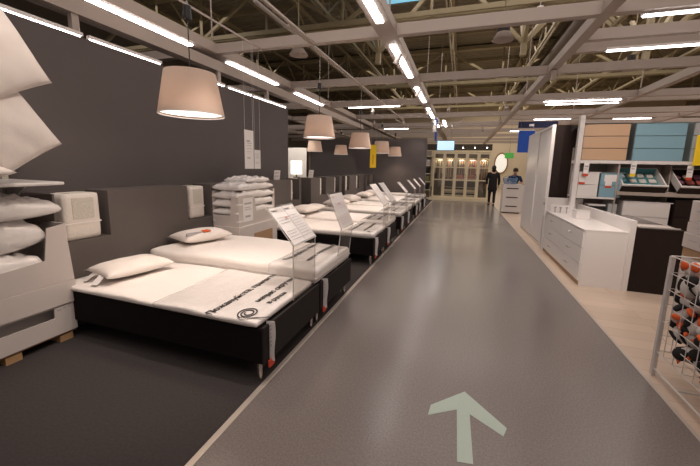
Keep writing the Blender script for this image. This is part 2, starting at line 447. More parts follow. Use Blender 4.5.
LAMPS = [(-2.155, 2.27, 1.935, 'large beige lamp shade hanging nearest the camera, before the charcoal wall'),
 (-2.20, 4.98, 1.985, 'second beige lamp shade from the camera, hanging beyond the white wall signs'),
 (-2.22, 7.30, 1.955, 'beige lamp shade hanging just above the narrow yellow banner'),
 (-2.26, 9.60, 1.945, 'beige lamp shade whose edge overlaps the smallest shade beyond it, right of the yellow banner'),
 (-4.62, 10.1, 2.00, 'small beige lamp shade partly hidden beneath the second largest shade'),
 (-4.25, 11.6, 1.965, 'small beige lamp shade hanging alone against the dark rear wall, left of the yellow banner'),
 (-2.42, 12.5, 1.965, 'smallest beige lamp shade, farthest out and closest to the open end of the rear wall')]
for i, (x, y, z, lab) in enumerate(LAMPS):
    if i == 0: lamp.location = (x, y, z); lamp['label'] = lab
    else: again(lamp, (x, y, z), lab)

# ------------------------------------------------------------------ beds
def ripple(x, y, seed):
    from mathutils import noise
    return noise.noise(Vector((x * 3 + seed * 9, y * 3, .3))) + .4 * noise.noise(Vector((x * 9 + seed, y * 9, .7)))
def soft_box(x0, x1, y0, y1, z0, z1, r=.04, amp=.006, cuts=14, seed=0):
    mb = MB(); mb.box(x0, x1, y0, y1, z0, z1)
    bmesh.ops.subdivide_edges(mb.b, edges=mb.b.edges[:], cuts=cuts, use_grid_fill=True)
    from mathutils import noise
    cx, cy, cz = (x0 + x1) / 2, (y0 + y1) / 2, (z0 + z1) / 2
    hx, hy, hz = (x1 - x0) / 2, (y1 - y0) / 2, (z1 - z0) / 2
    for v in mb.b.verts:
        p = v.co - Vector((cx, cy, cz))
        q = Vector((max(-hx + r, min(hx - r, p.x)), max(-hy + r, min(hy - r, p.y)), max(-hz + min(r, hz * .95), min(hz - min(r, hz * .95), p.z))))
        d = p - q
        if d.length > 1e-6:
            m_ = max(abs(d.x), abs(d.y), abs(d.z)); p = q + d.normalized() * m_
        if p.z > 0: p.z += amp * ripple(p.x + cx, p.y + cy, seed)
        v.co = p + Vector((cx, cy, cz))
    return mb
def pillow_mb(L, Wd, H, n=18, wr=.010, seed=0, M=None, wrap=0, full=.55, pinch=.07):
    from mathutils import noise
    bm = MB(); top = {}; bot = {}
    for i in range(n + 1):
        for j in range(n + 1):
            u, v = 2 * i / n - 1, 2 * j / n - 1
            px = L / 2 * u * (1 - pinch * (1 - abs(v) ** 2.2)); py = Wd / 2 * v * (1 - pinch * (1 - abs(u) ** 2.2))
            h = H / 2 * (max(0, (1 - abs(u) ** 2.6)) ** full) * (max(0, (1 - abs(v) ** 2.6)) ** full)
            k = noise.noise(Vector((px * 7 + seed * 5, py * 7, seed)))
            k2 = abs(noise.noise(Vector((px * 14 + seed, py * 14, 4)))) * wrap
            hh = h + (wr * k + k2 * .03) * (h / (H / 2)) ** .5
            top[i, j] = bm.b.verts.new((px, py, hh))
            e = i in (0, n) or j in (0, n)
            bot[i, j] = top[i, j] if e else bm.b.verts.new((px, py, -h * .75))
    for i in range(n):
        for j in range(n):
            bm.b.faces.new((top[i, j], top[i + 1, j], top[i + 1, j + 1], top[i, j + 1]))
            q = (bot[i, j], bot[i, j + 1], bot[i + 1, j + 1], bot[i + 1, j])
            bm.b.faces.new(q)
    if M is not None:
        for v in bm.b.verts: v.co = M @ v.co
    return bm
def spiral_mb(size, M, w=.010, h=.0012):
    mb = MB(); pts = []
    N = 60; turns = 2.35
    for i in range(N + 1):
        t = i / N; a = -PI * .5 + turns * 2 * PI * (1 - t); r = size * (.18 + .42 * (1 - t))
        pts.append(Vector((-r * math.cos(-a) * 1.15, -r * math.sin(a), 0)))
    pts = pts[::-1]
    # outer end leaves as a straight tail
    d = (pts[-1] - pts[-2]).normalized()
    pts += [pts[-1] + d * size * .5, pts[-1] + d * size * 1.1]
    for a, b_ in zip(pts, pts[1:]):
        mb.bar(a, b_ + (b_ - a) * .15, w, h)
    for v in mb.b.verts: v.co = M @ v.co
    return mb

ordb = ['first', 'second', 'third', 'fourth', 'fifth', 'sixth', 'seventh', 'eighth', 'ninth']
def make_bed(w):
    t = thing('bed_base', 'x', 'bed', (-2.26, 0, 0), 0, 'display beds along the aisle')
    MB().box(-1.04, 1.04, -w / 2, w / 2, .155, .425, bev=.012).build('base', DARK, t)
    MB().box(1.03, 1.052, -w / 2 + .002, w / 2 - .002, .15, .437, bev=.008).build('foot_panel', DARKF, t)
    for sx in (-.95, .98):
        for sy in (-1, 1):
            MB().tube((sx, sy * (w / 2 - .05), 0), (sx, sy * (w / 2 - .05), .158), .016, .022, n=14).build('leg', STEEL, t)
    return t
proto = {}
MATTOP = [.480, .585, .52, .56, .55, .57, .56, .57, .57]
XL = Matrix(((0, -1, 0, 0), (1, 0, 0, 0), (0, 0, 1, 0), (0, 0, 0, 1)))   # text runs along +Y, tops to -X
ST = Matrix.Diagonal((1.0, .95, 1, 1))
TXT = ('Пожалуйста,\u00a0прилягте', 'матрас\u00a0скручен', 'в\u00a0рулон')
for i, (y0, y1) in enumerate(BEDY):
    w = y1 - y0 - .012; yc = (y0 + y1) / 2; k = round(w, 2)
    lab = '%s dark bed base from the camera, %s' % (ordb[i], ['its near side open to view', 'butted against the nearest one', 'beyond the first gap', 'paired beside the third', 'beyond the second gap',
        'paired beside the fifth', 'beyond the third gap', 'paired beside the seventh', 'last before the rear wall'][i])
    if k not in proto:
        bed = make_bed(k); proto[k] = bed
    else: bed = copy_tree(proto[k])
    bed.location = (-2.26, yc, 0); bed['label'] = lab
    zt = MATTOP[i]
    m = thing('mattress', '%s mattress from the camera, white, %s' % (ordb[i], ['thin, with the coiled symbol and lettering', 'thick, wrapped in plastic at its foot', 'on the third bed base', 'on the fourth bed base',
        'on the fifth bed base', 'on the sixth bed base', 'on the seventh bed base', 'on the eighth bed base', 'on the last bed base'][i]), 'mattress', (-2.26, yc, .4255), 0, 'white mattresses on the display beds')
    h = zt - .427; hw = w / 2 - .004
    over = .02 if i == 0 else 0
    ylo, yhi, xe = -hw - over, hw, 1.035
    if i == 0: yhi = 2.700 - yc; xe = 1.005
    if i == 1: ylo = 2.712 - yc
    soft_box(-1.03, xe, ylo, yhi, 0, h, r=min(.05, h * .45), amp=.012, cuts=22, seed=i).build('mattress_body', WHITEF, m, smooth=True)
    if h > .1: soft_box(-1.035, 1.042, ylo - .004, yhi + .002, h * .42, h * .46, r=.004, amp=0, cuts=2).build('piping', QUILT, m)
    cv = soft_box(.06 if i == 0 else .50, xe + .008, ylo - .006, yhi + .003, h * .12, h + .007, r=min(.05, h * .45), amp=.012, cuts=22, seed=i).build('plastic_cover', PLASTIC2, m, smooth=True)
    z = h + .0125
    s = .108 if i == 0 else .098
    ys = y0 - yc
    jt = []
    if i == 0:
        jt.append(text_mesh('lettering', TXT[0], .085, INK, cv, Matrix.Translation((.645, ys - .035, z)) @ XL @ ST, bold=.0016))
        jt.append(text_mesh('l', TXT[1], .074, INK, None, Matrix.Translation((.845, ys + .26, z)) @ XL @ ST, bold=.0014))
        jt.append(text_mesh('l', TXT[2], .070, INK, None, Matrix.Translation((.945, ys + .26, z)) @ XL @ ST, bold=.0014))
        sp = Matrix.Translation((.880, ys + .075, z)) @ XL
    else:
        jt.append(text_mesh('lettering', TXT[0], .082, INK, cv, Matrix.Translation((.66, ys + .05, z)) @ XL @ ST, bold=.0014))
        jt.append(text_mesh('l', TXT[1] + '\u00a0' + TXT[2], .074, INK, None, Matrix.Translation((.86, ys + .14, z)) @ XL @ ST, bold=.0014))
        sp = Matrix.Translation((.93, ys + .10, z)) @ XL
    for j_ in jt:      # keep every line inside its own bed's width
        ymax = max(v.co.y for v in j_.data.vertices); lim = yhi - .02
        if ymax > lim:
            ymin = min(v.co.y for v in j_.data.vertices); f_ = (lim - ymin) / (ymax - ymin)
            for v in j_.data.vertices: v.co.y = ymin + (v.co.y - ymin) * f_
    for j_ in jt:
        j_.name = 'lettering'; j_.parent = cv
        for v in j_.data.vertices: v.co.z += .012 * ripple(v.co.x, v.co.y, i)
    cs = None
    if i == 0: cs = spiral_mb(.125, sp).build('coil_symbol', INK, cv)
    elif i in (2, 4): cs = spiral_mb(.05, sp, w=.008).build('coil_symbol', INK, cv)
    if cs:
        for v in cs.data.vertices: v.co.z += .012 * ripple(v.co.x, v.co.y, i)
# price labels hanging at the bed feet
def make_tag():
    t = thing('price_label', 'x', 'label', (0, 0, 0), 0, 'paper price labels hanging from the bed feet')
    mb = MB(); n = 12; pts = []
    for k in range(n + 1):
        z = -.30 * k / n; pts.append((.004 + .006 * math.sin(k * .5), z))
    for (x, z), (x2, z2) in zip(pts, pts[1:]): mb.bar((x, 0, z), (x2, 0, z2), .068, .0018)
    o = mb.build('paper_strip', PAPER, t)
    pr = MB()
    for k in range(6): pr.box(.0112, .0120, -.024, .018 - .004 * (k % 3), -.03 - .03 * k, -.022 - .03 * k)
    pr.build('print', GREYP, o)
    B('red_end', RED, t, (.002, .014, -.034, .034, -.335, -.285))
    return t
tg = make_tag(); first = True
for i, (y0, y1) in enumerate(BEDY):
    lab = 'white price strip with red end hanging at the foot of the %s bed' % ordb[i]
    if first: tg.location = (-1.202, y0 + .075, .46); tg['label'] = lab; first = False
    else: again(tg, (-1.202, y0 + .07, .455), lab)

# pillows on the beds
def pillow(x, y, z, L, Wd, H, rz, lab, group='white pillows on the beds', tilt=(0, 0), seed=0, m=None):
    t = thing('pillow', lab, 'pillow', (x, y, z), 0, group, rot=(tilt[0], tilt[1], rz))
    pillow_mb(L, Wd, H, seed=seed).build('pillow_body', m or COTTON, t, smooth=True)
    return t
p1 = pillow(-2.93, 2.24, .555, .62, .44, .16, math.radians(78), 'white pillow with paper labels on the nearest bed', tilt=(0, .0), seed=1)
lb = MB(); lb.bar((-.20, .07, .045), (-.35, .10, -.062), .075, .002); lb.build('paper_label', PAPER, p1)
lb = MB(); lb.bar((-.22, -.06, .045), (-.36, -.09, -.062), .075, .002); lb.build('paper_label', PAPER, p1)
p2 = pillow(-3.02, 3.24, .655, .64, .44, .17, math.radians(72), 'white pillow with an orange label on the second bed', seed=2)
B('orange_label', ORANGE, p2, (-.06, .03, -.17, -.08, .073, .083)); B('grey_ribbon', GREYP, p2, (-.26, -.07, -.155, -.13, .045, .078))
extra = [(-2.98, 5.3, .60, .66, .46, .15, 80, 'white pillow with a pinched corner lying lowest at the head of the third bed'),
         (-2.98, 6.05, .66, .64, .46, .17, 88, 'white pillow at the head of the fourth bed'),
         (-2.95, 6.45, .66, .50, .40, .14, 95, 'small white pillow tucked behind the one on the fourth bed'),
         (-2.90, 7.7, .64, .66, .46, .22, 80, 'plump white pillow on the fifth bed'),
         (-2.90, 8.7, .66, .66, .46, .22, 84, 'plump white pillow on the sixth bed'),
         (-2.90, 10.2, .65, .66, .46, .20, 88, 'white pillow on the seventh bed'),
         (-2.90, 11.1, .66, .66, .46, .20, 88, 'white pillow on the eighth bed')]
for k, e in enumerate(extra): pillow(e[0], e[1], e[2], e[3], e[4], e[5], math.radians(e[6]), e[7], seed=k + 3)
t = thing('rolled_duvet', 'rolled white quilt lying across the head of the third bed', 'quilt', (-3.08, 5.02, .60))
mb = MB().tube((-.16, -.02, 0), (.42, .06, .0), .075, .07, n=20)
mb.build('roll', COTTON, t, smooth=False)

# ------------------------------------------------------------------ headboard units with open notches
def headboard(y0, y1, notches, lab, zt=1.25):
    t = thing('headboard', lab, 'headboard', (-3.35, y0, 0), 0, 'taupe headboard units')
    mb = MB(); y = 0
    for a, b_ in notches:
        mb.box(-.345, 0, y, a - y0, .0, zt)
        mb.box(-.345, 0, a - y0, b_ - y0, .0, .80); mb.box(-.345, -.32, a - y0, b_ - y0, .80, zt)
        y = b_ - y0
    mb.box(-.345, 0, y, y1 - y0, .0, zt)
    mb.build('headboard_body', HEADB, t)
headboard(1.87, 4.25, [(1.90, 2.36), (3.38, 3.81)], 'taupe headboard unit behind the two nearest beds, with two notches')
headboard(4.52, 6.62, [(6.15, 6.52)], 'taupe headboard unit behind the third and fourth beds')
headboard(7.12, 9.25, [(7.66, 8.05), (8.66, 9.05)], 'taupe headboard unit behind the fifth and sixth beds')
headboard(9.55, 11.6, [(9.60, 9.98), (10.7, 11.05)], 'taupe headboard unit behind the seventh and eighth beds')
headboard(11.95, 12.95, [(12.1, 12.5)], 'short taupe headboard unit behind the last bed')
def sample(y0, y1, lab, x1=-3.37, x0=-3.60, zt=1.235, patch=True):
    t = thing('mattress_sample', lab, 'mattress sample', ((x0 + x1) / 2, (y0 + y1) / 2, .802), 0, 'cut mattress samples in the headboard notches')
    hx, hy, H = (x1 - x0) / 2, (y1 - y0) / 2, zt - .802
    soft_box(-hx, hx, -hy, hy, 0, H, r=.025, amp=.003, cuts=8).build('sample_body', QUILT, t, smooth=True)
    if patch: B('cut_window', TICK, t, (hx - .002, hx + .004, -hy * .55, hy * .62, H * .45, H * .9), (-hx * .8, hx * .8, -hy * .55, hy * .62, H - .002, H + .003))
    soft_box(-hx - .003, hx + .004, -hy - .003, hy + .003, H * .34, H * .38, r=.004, amp=0, cuts=1).build('piping', WHITEF, t)
sample(1.97, 2.29, 'cream mattress sample beside the carton, with a patterned window', zt=1.24)
sample(3.44, 3.70, 'cream mattress sample in the notch beside the wrapped bedding stack')
sample(6.17, 6.27, 'narrow cream mattress sample in the notch over the fourth bed', patch=False)
sample(7.70, 7.80, 'narrow cream mattress sample in the first notch over the fifth bed', patch=False)
sample(8.68, 8.80, 'narrow cream mattress sample in the notch over the sixth bed', patch=False)
sample(9.66, 9.80, 'narrow cream mattress sample in the notch over the seventh bed', patch=False)
sample(10.74, 10.9, 'narrow cream mattress sample in the notch over the eighth bed', patch=False)
def ledge_card(y, lab, rx=.25):
    t = thing('ledge_card', lab, 'card', (-3.42, y, 1.252), 0, 'small white cards leaning on the headboard tops', rot=(rx, 0, .9))
    B('card', PAPER, t, (-.06, .06, -.006, .006, 0, .19)); B('print', GREYP, t, (-.045, .03, -.0075, -.006, .13, .15), (-.045, .04, -.0075, -.006, .07, .085))
ledge_card(5.70, 'small white card leaning on the headboard below the hanging wall signs')
ledge_card(6.95 + .3, 'small grey card on the headboard over the fifth bed')

# ------------------------------------------------------------------ acrylic sign stands at the bed feet
def make_stand(w, up=.33, back=.23, foot=.44, top=.92, lean=.0, two=True):
    t = thing('sign_stand', 'x', 'sign stand', (0, 0, 0), 0, 'clear sign stands at the bed feet')
    def pane(name, pts, m, th=.005, parent=t):
        mb = MB(); a, b_, c, d = [Vector(p) for p in pts]
        n = (b_ - a).cross(d - a).normalized() * th
        vs = [mb.b.verts.new(p) for p in (a, b_, c, d, a + n, b_ + n, c + n, d + n)]
        for f in ((0, 1, 2, 3), (7, 6, 5, 4), (0, 4, 5, 1), (1, 5, 6, 2), (2, 6, 7, 3), (3, 7, 4, 0)): mb.b.faces.new([vs[q] for q in f])
        return mb.build(name, m, parent)
    leg = pane('leg_pane', [(-lean, 0, foot), (-lean, w, foot), (0, w, top), (0, 0, top)], ACRYL)
    ed = MB(); ed.tube((-lean, 0, foot), (0, 0, top), .0045, n=6); ed.tube((-lean, w, foot), (0, w, top), .003, n=6)
    ed.build('edge', ACEDGE, leg)
    pane('foot_plate', [(-lean - .16, 0, foot), (-lean - .16, w, foot), (-lean, w, foot), (-lean, 0, foot)], ACRYL)
    pane('holder', [(.004, -.005, top - .01), (.004, w + .005, top - .01), (-back - .01, w + .005, top + up + .01), (-back - .01, -.005, top + up + .01)], ACRYL)
    e2 = MB(); e2.tube((.006, -.005, top - .01), (.006, w + .005, top - .01), .006, n=6); e2.tube((.004, -.005, top - .01), (-back - .01, -.005, top + up + .01), .004, n=6); e2.build('holder_edge', ACEDGE, t)
    sh = pane('info_sheet', [(.008, .006, top), (.008, w - .006, top), (-back + .004, w - .006, top + up), (-back + .004, .006, top + up)], PAPER, th=-.002)
    # print: rows follow the slope, lettering runs along the sheet
    def at(u, v, o=.0030):
        d = Vector((-back, 0, up)); n = Vector((up, 0, back)).normalized()
        return Vector((.008, .006, top)) + Vector((0, 1, 0)) * u * (w - .012) + d * v + n * o
    g = MB(); rd = MB()
    cols = [(.05, .46), (.54, .95)] if two else [(.08, .92)]
    for ci, (a, b_) in enumerate(cols):
        for k in range(9):
            v = .12 + .075 * k
            if ci == 0 and k in (4, 5): continue
            e = b_ - (.08 if k % 3 == 2 else .02)
            g.bar(at(a, v), at(e, v), .0035, .0012)
        g.bar(at(a, .93), at(a + .2, .93), .012, .0012)
    rd.bar(at(.36, .70), at(.42, .70), .035, .0014)
    g.build('print', PINKP if not two else GREYP, sh); rd.build('red_logo', RED, sh)
    if two: pane('sheet_fold', [tuple(at(.5, 0, .002)), tuple(at(.507, 0, .002)), tuple(at(.507, 1, .002)), tuple(at(.5, 1, .002))], GREYP, th=.001, parent=sh)
    return t
s1 = make_stand(.42, up=.275, back=.235, foot=.445, top=.915)
s1.location = (-1.235, 2.30, 0); s1['label'] = 'clear stand with two printed sheets across the nearest pair of beds'
s2 = make_stand(.40, up=.36, back=.15, foot=.42, top=.88, lean=.05, two=False)
s2.location = (-1.19, 3.30, 0); s2['label'] = 'clear stand with a pinkish sheet at the far corner of the second bed'
s3 = make_stand(.42, up=.34, back=.26, foot=.42, top=.90, two=False)
s3.location = (-1.23, 5.55, 0); s3['label'] = 'clear stand with a leaning sheet, the first of two over the third and fourth beds'
again(s3, (-1.23, 6.2, 0), 'clear stand with a leaning sheet, the second of two over the fourth bed')
s4 = make_stand(.34, up=.24, back=.22, foot=.42, top=.95, two=False)
s4.location = (-1.24, 8.0, 0); s4['label'] = 'clear sign stand at the foot of the fifth bed, with a bluish sheet glare'
again(s4, (-1.24, 9.55, 0), 'clear sign stand in the gap after the sixth bed')
again(s4, (-1.24, 10.8, 0), 'clear sign stand at the foot of the eighth bed')
again(s4, (-1.24, 12.25, 0), 'clear sign stand at the foot of the last bed')

# ------------------------------------------------------------------ pillow corner at the left
def carton_panel(mb, pts, x, th=.012): mb.prism(pts, th, axis='x', o=x)
t = thing('display_carton', 'big white carton with a cut-away front, full of wrapped quilts, on the stacked cartons', 'carton', (-3.13, 0, .53))
mb = MB()
carton_panel(mb, [(.2, 0), (1.85, 0), (1.82, .49), (1.69, .47), (1.655, .21), (1.25, .17), (.5, .17), (.2, .17)], 0)
mb.box(-.55, 0, 1.82, 1.835, 0, .49); mb.box(-.56, -.55, .2, 1.835, 0, .49); mb.box(-.55, 0, .2, 1.835, 0, .01); mb.box(-.55, 0, .2, .215, 0, .17)
mb.build('carton_body', CARD, t)
t = thing('lidded_carton', 'white lidded carton with a long hand slot, standing on the pallet', 'carton', (-3.125, 0, .085))
mb = MB()
# front wall with a slot cut through
Y0, Y1, a, b_, z0, z1 = .2, 1.84, .9, 1.68, .15, .235
H = .26
for q in ((Y0, Y1, 0, z0), (Y0, Y1, z1, H), (Y0, a, z0, z1), (b_, Y1, z0, z1)): mb.box(-.012, 0, q[0], q[1], q[2], q[3])
mb.box(-.55, -.012, Y1 - .012, Y1, 0, H); mb.box(-.55, -.012, Y0, Y0 + .012, 0, H); mb.box(-.56, -.55, Y0, Y1, 0, H); mb.box(-.55, -.012, Y0, Y1, 0, .012)
mb.build('carton_body', CARD, t)
B('lid', CARD, t, (-.565, .012, .19, 1.852, .25, .442), bev=.004)
B('slot_shadow_board', CARD, t, (-.10, -.09, .85, 1.72, .1, .25))
B('print', GREYP, t, (0, .0015, 1.70, 1.73, .205, .218), (0, .0015, 1.745, 1.765, .212, .226), (0, .0015, 1.78, 1.80, .216, .230))
t = thing('pallet', 'pale wooden pallet under the white cartons', 'pallet', (-3.14, 0, 0))
for y in (.3, .85, 1.38, 1.74): B('block', WOOD, t, (-.54, -.005, y - .03, y + .07, 0, .062))
B('deck_boards', WOOD, t, *[(x - .09, x, .2, 1.82, .062, .082) for x in (-.01, -.16, -.31, -.46)])
B('bottom_boards', WOOD, t, (-.54, -.4, .2, 1.82, .0, .012))
# wrapped quilts in the carton
QG = 'plastic wrapped quilts in the big white carton'
def wrapped(loc, L, Wd, H, rz, lab, tilt=(0, 0), seed=0, group=QG, m=None):
    t = thing('wrapped_quilt', lab, 'bedding', loc, 0, group, rot=(tilt[0], tilt[1], rz))
    pillow_mb(L, Wd, H, n=34, wr=.03, seed=seed, wrap=1.6, full=.36).build('quilt_body', m or PLASTIC, t, smooth=True)
    return t
wrapped((-3.36, 1.20, .94), 1.02, .46, .36, PI / 2, 'puffy wrapped white quilt bulging out of the big carton', seed=3)
wrapped((-3.36, 1.16, .72), 1.0, .48, .24, PI / 2, 'flat wrapped white quilt lying under the puffy one in the carton', seed=5)
wrapped((-3.30, 1.32, 1.16), .94, .50, .22, PI / 2, 'pillow in a clear bag lying on top of the wrapped quilts', seed=9, tilt=(0, .02))
# shelf rack with tall pillows
t = thing('pillow_rack', 'white metal shelf rack with a dark board, holding white pillows', 'shelf rack', (-3.6, 1.70, 0))
mb = MB(); mb.box(-.02, .02, -.02, .02, 0, 2.6)
mb.build('upright', mat('ivory metal', (.62, .58, .50), .5), t)
mb = MB(); mb.box(.0, .66, -1.4, .05, 1.352, 1.378, bev=.01)
mb.build('shelf', WHITE, t)
mb = MB(); mb.prism([(.02, 1.35), (.30, 1.35), (.02, 1.16)], .012, axis='y', o=-.006); mb.build('bracket', WHITE, t)
B('dark_board', BROWN, t, (.05, .30, -.2, .155, 1.02, 1.255))  # dark brown board filling the corner above the carton
B('label_rail', WHITE, t, (.02, .05, -.10, .14, 1.535, 1.565))
for z in (1.85, 2.28): 
    mb = MB(); mb.tube((.0, -.35, z), (.72, -.35, z), .008, n=8); mb.tube((0, -.35, z), (0, 0, z), .008, n=8); mb.build('hanging_arm', WHITE, t)
def stand_pillow(y, z, x, L, Wd, H, ang, lab, seed):
    M = Matrix(((0, 0, 1), (1, 0, 0), (0, 1, 0)))   # local x->Y, y->Z, z->X
    Rm = M.to_4x4() @ Matrix.Rotation(ang, 4, 'Z')
    t = thing('pillow', lab, 'pillow', (x, y, z), 0, 'big white pillows hung on the rack')
    o = pillow_mb(L, Wd, H, n=28, wr=.022, seed=seed, M=Rm, pinch=.03).build('pillow_body', COTTON, t, smooth=True)
    return t
stand_pillow(1.254, 2.314, -2.88, .82, .56, .20, math.radians(120), 'upper of the two big white pillows hung on the rack', 11)
stand_pillow(1.399, 1.844, -2.98, .72, .44, .18, math.radians(124), 'lower of the two big white pillows hung on the rack', 12)
pillow(-3.08, 1.0, 1.455, .86, .50, .2, PI / 2, 'white pillow lying flat on the metal shelf of the rack', 'white pillow on the shelf', seed=13)

# ------------------------------------------------------------------ wrapped bedding stack beside the second bed
t = thing('pallet_carton', 'low white carton base on a wooden pallet, under the wrapped pillows', 'carton', (-2.88, 3.80, 0))
B('carton_body', CARD, t, (-.44, 0, 0, 1.0, .16, .66), bev=.004)
B('kraft_panel', KRAFT, t, (0, .004, .35, .85, .28, .52)); B('wood_runner', WOOD, t, (-.44, -.01, .02, .98, 0, .158))
t = thing('display_carton', 'white carton with a cut-away front, full of wrapped pillows beside the second bed', 'carton', (-2.90, 3.82, .66))
mb = MB()
mb.prism([(0, 0), (.94, 0), (.94, .50), (.90, .50), (.86, .22), (.42, .18), (.38, .42), (.22, .44), (0, .44)], .01, axis='x', o=-.01)
mb.prism([(-.43, 0), (-.01, 0), (-.01, .44), (-.12, .42), (-.14, .16), (-.43, .16)], .01, axis='y', o=0)
mb.box(-.44, -.43, 0, .94, 0, .5); mb.box(-.43, -.01, .93, .94, 0, .5); mb.box(-.43, -.01, .01, .93, 0, .01)
mb.build('carton_body', CARD, t)
o = B('info_sheet', PAPER, t, (0, .003, .10, .33, .06, .40))
B('print', GREYP, o, (.003, .0045, .13, .30, .31, .335), (.003, .0045, .13, .27, .26, .27), (.003, .0045, .13, .29, .23, .24), (.003, .0045, .15, .27, .12, .15))
SG = 'plastic wrapped pillows in the carton beside the second bed'
names = ['lowest', 'second lowest', 'middle', 'second highest', 'topmost']
for k in range(5):
    wrapped((-3.12, 4.28, .735 + .118 * k), .96, .46, .165, PI / 2 + (.03 if k == 4 else -.02 * (k % 2)), '%s wrapped white pillow stacked in the carton beside the second bed' % names[k], seed=20 + k, group=SG)
wrapped((-3.10, 4.32, 1.30), .60, .42, .10, PI / 2, 'small wrapped pillow laid over the stack under the hanging signs', seed=31, group=SG)

# hanging paper signs on the wall side
def hang_sign(y0, y1, z0, z1, x, lab, lines, name='hanging_sign', m=None, top=3.3):
    t = thing(name, lab, 'sign', (x, (y0 + y1) / 2, z0), 0)
    h = (y1 - y0) / 2; H = z1 - z0
    bd = B('board', m or PAPER, t, (-.003, .003, -h, h, 0, H))
    mb = MB()
    for sy in (-h * .9, h * .9): mb.tube((0, sy, H), (0, sy, top - z0), .0018, n=5)
    mb.build('hanging_thread', WIRE, t)
    B('print', GREYP, bd, *[(.003, .0042, -h * a, h * b_, H * c, H * d) for a, b_, c, d in lines])
    return t
hang_sign(4.20, 4.42, 1.475, 2.045, -3.05, 'tall white hanging sign with dark heading, near the charcoal wall', [(.6, .2, .70, .74), (.6, .6, .66, .675), (.6, .5, .60, .612), (.6, .6, .52, .53), (.5, .2, .27, .30), (.6, .5, .44, .448)])
hang_sign(4.44, 4.60, 1.475, 1.765, -3.05, 'short white hanging sign beside the taller one', [(.7, .6, .78, .8), (.7, .5, .68, .7), (.7, .6, .58, .6), (.7, .4, .3, .33)])
t = thing('yellow_banner', 'narrow yellow banner hanging past the third lamp shade', 'banner', (-2.32, 8.9, 1.52), rz=.0)
bd = B('banner_cloth', YELLOW, t, (-.085, .085, -.003, .003, 0, .62)); mb = MB()
for sx in (-.07, .07): mb.tube((sx, 0, .62), (sx, 0, 1.78), .002, n=5)
mb.build('hanging_thread', WIRE, t)
B('print', RED, bd, (-.01, .01, -.0045, -.003, .1, .35))

# lit board and lamp beyond the end of the charcoal wall
t = thing('picture_board', 'white lit board standing beyond the end of the charcoal wall', 'board', (-5.3, 10.2, 0))
B('board', PAPER, t, (-.56, .35, -.02, .02, 1.0, 2.12)); B('frame', BROWN, t, (-.60, -.56, -.03, .03, .0, 2.2), (.35, .38, -.03, .03, 0, 2.2))
t = thing('table_lamp', 'bright white square table lamp beside the lit board', 'lamp', (-4.35, 8.3, 0))
MB().lathe([(.17, 1.30), (.17, 1.66), (.165, 1.66), (.165, 1.30), (.17, 1.30)], n=4).build('lamp_shade', mat('lit white shade', (1, .95, .85), .8, emit=1.6, ecol=(1, .90, .74)), t)
MB().tube((0, 0, 1.22), (0, 0, 1.45), .02, n=10).build('stem', BLACK, t); B('base', BLACK, t, (-.07, .07, -.07, .07, 1.2, 1.225), bev=.004)
t2 = thing('side_counter', 'low dark counter carrying the bright table lamp behind the headboards', 'counter', (-4.6, 8.4, 0))
B('counter_body', WALLG, t2, (-.5, .6, -.4, .8, 0, 1.17)); B('counter_top', GRID, t2, (-.52, .62, -.42, .82, 1.17, 1.198))
l = bpy.data.lights.new('board_light', 'SPOT'); l.energy = 60; l.spot_size = 1.1; l.color = (1, .9, .78)
t3 = thing('track_spotlight', 'small spotlight aimed at the lit board behind the wall end', 'spotlight', (-5.2, 8.9, 3.0), 0, 'track spotlights on the grid')
MB().tube((0, 0, .1), (0, .05, -.05), .04, n=12).build('lamp_head', GRID, t3); B('bracket', GRID, t3, (-.012, .012, -.012, .012, .05, .32))
o = bpy.data.objects.new('board_light', l); o.parent = t3; o.location = (0, .06, -.08); o.rotation_euler = (math.radians(48), 0, 0); COL.objects.link(o)

# ------------------------------------------------------------------ white drawer island on the right
t = thing('drawer_island', 'white drawer island with two columns of drawers facing the aisle', 'chest of drawers', (1.62, 5.13, 0))
B('body', WHITE, t, (.02, .50, 0, 2.07, .0, .765)); B('top', WHITE, t, (-.003, .50, -.003, 2.073, .765, .785), bev=.002)
B('plinth', KRAFT, t, (.006, .02, .02, 2.05, .012, .055))
for c in range(2):
    for r in range(3):
        y0, z0 = .008 + c * 1.032, .065 + r * .232
        d = B('drawer', WHITE, t, (0, .022, y0, y0 + 1.022, z0, z0 + .225), bev=.003)
        mb = MB(); yc = y0 + .5; zc = z0 + .135
        mb.tube((-.03, yc - .07, zc), (-.03, yc + .07, zc), .006, n=8); mb.tube((0, yc - .06, zc), (-.03, yc - .06, zc), .004, n=6); mb.tube((0, yc + .06, zc), (-.03, yc + .06, zc), .004, n=6)
        mb.build('handle', STEEL, d)
t = thing('screen_panel', 'white upright screen along the back of the drawer island', 'panel', (2.12, 5.10, 0))
B('panel_board', WHITE, t, (0, .06, 0, 2.10, 0, .945), bev=.003)
t = thing('end_panel', 'white raised end panel of the drawer island, with hanging paper sheets', 'panel', (1.60, 7.215, 0))
B('panel_board', WHITE, t, (0, .60, 0, .035, 0, 1.045), bev=.003)
ps = B('paper_sheet', PAPER, t, (-.035, -.005, -.10, .08, .70, 1.02)); B('print', GREYP, ps, (-.037, -.035, -.07, .05, .9, .95))
t = thing('black_chest', 'black-brown chest of drawers standing behind the white island', 'chest of drawers', (2.195, 5.13, 0))
B('body', BROWN, t, (0, .50, 0, 1.5, .0, .83)); B('top', BROWN, t, (-.003, .505, -.004, 1.5, .83, .85), bev=.003)
for k in range(3): B('drawer', BROWN, t, (.50, .52, .01, 1.49, .06 + .255 * k, .305 + .255 * k), bev=.003)
t = thing('display_tray', 'flat pale tray lying on the black chest', 'tray', (2.47, 5.35, .85))
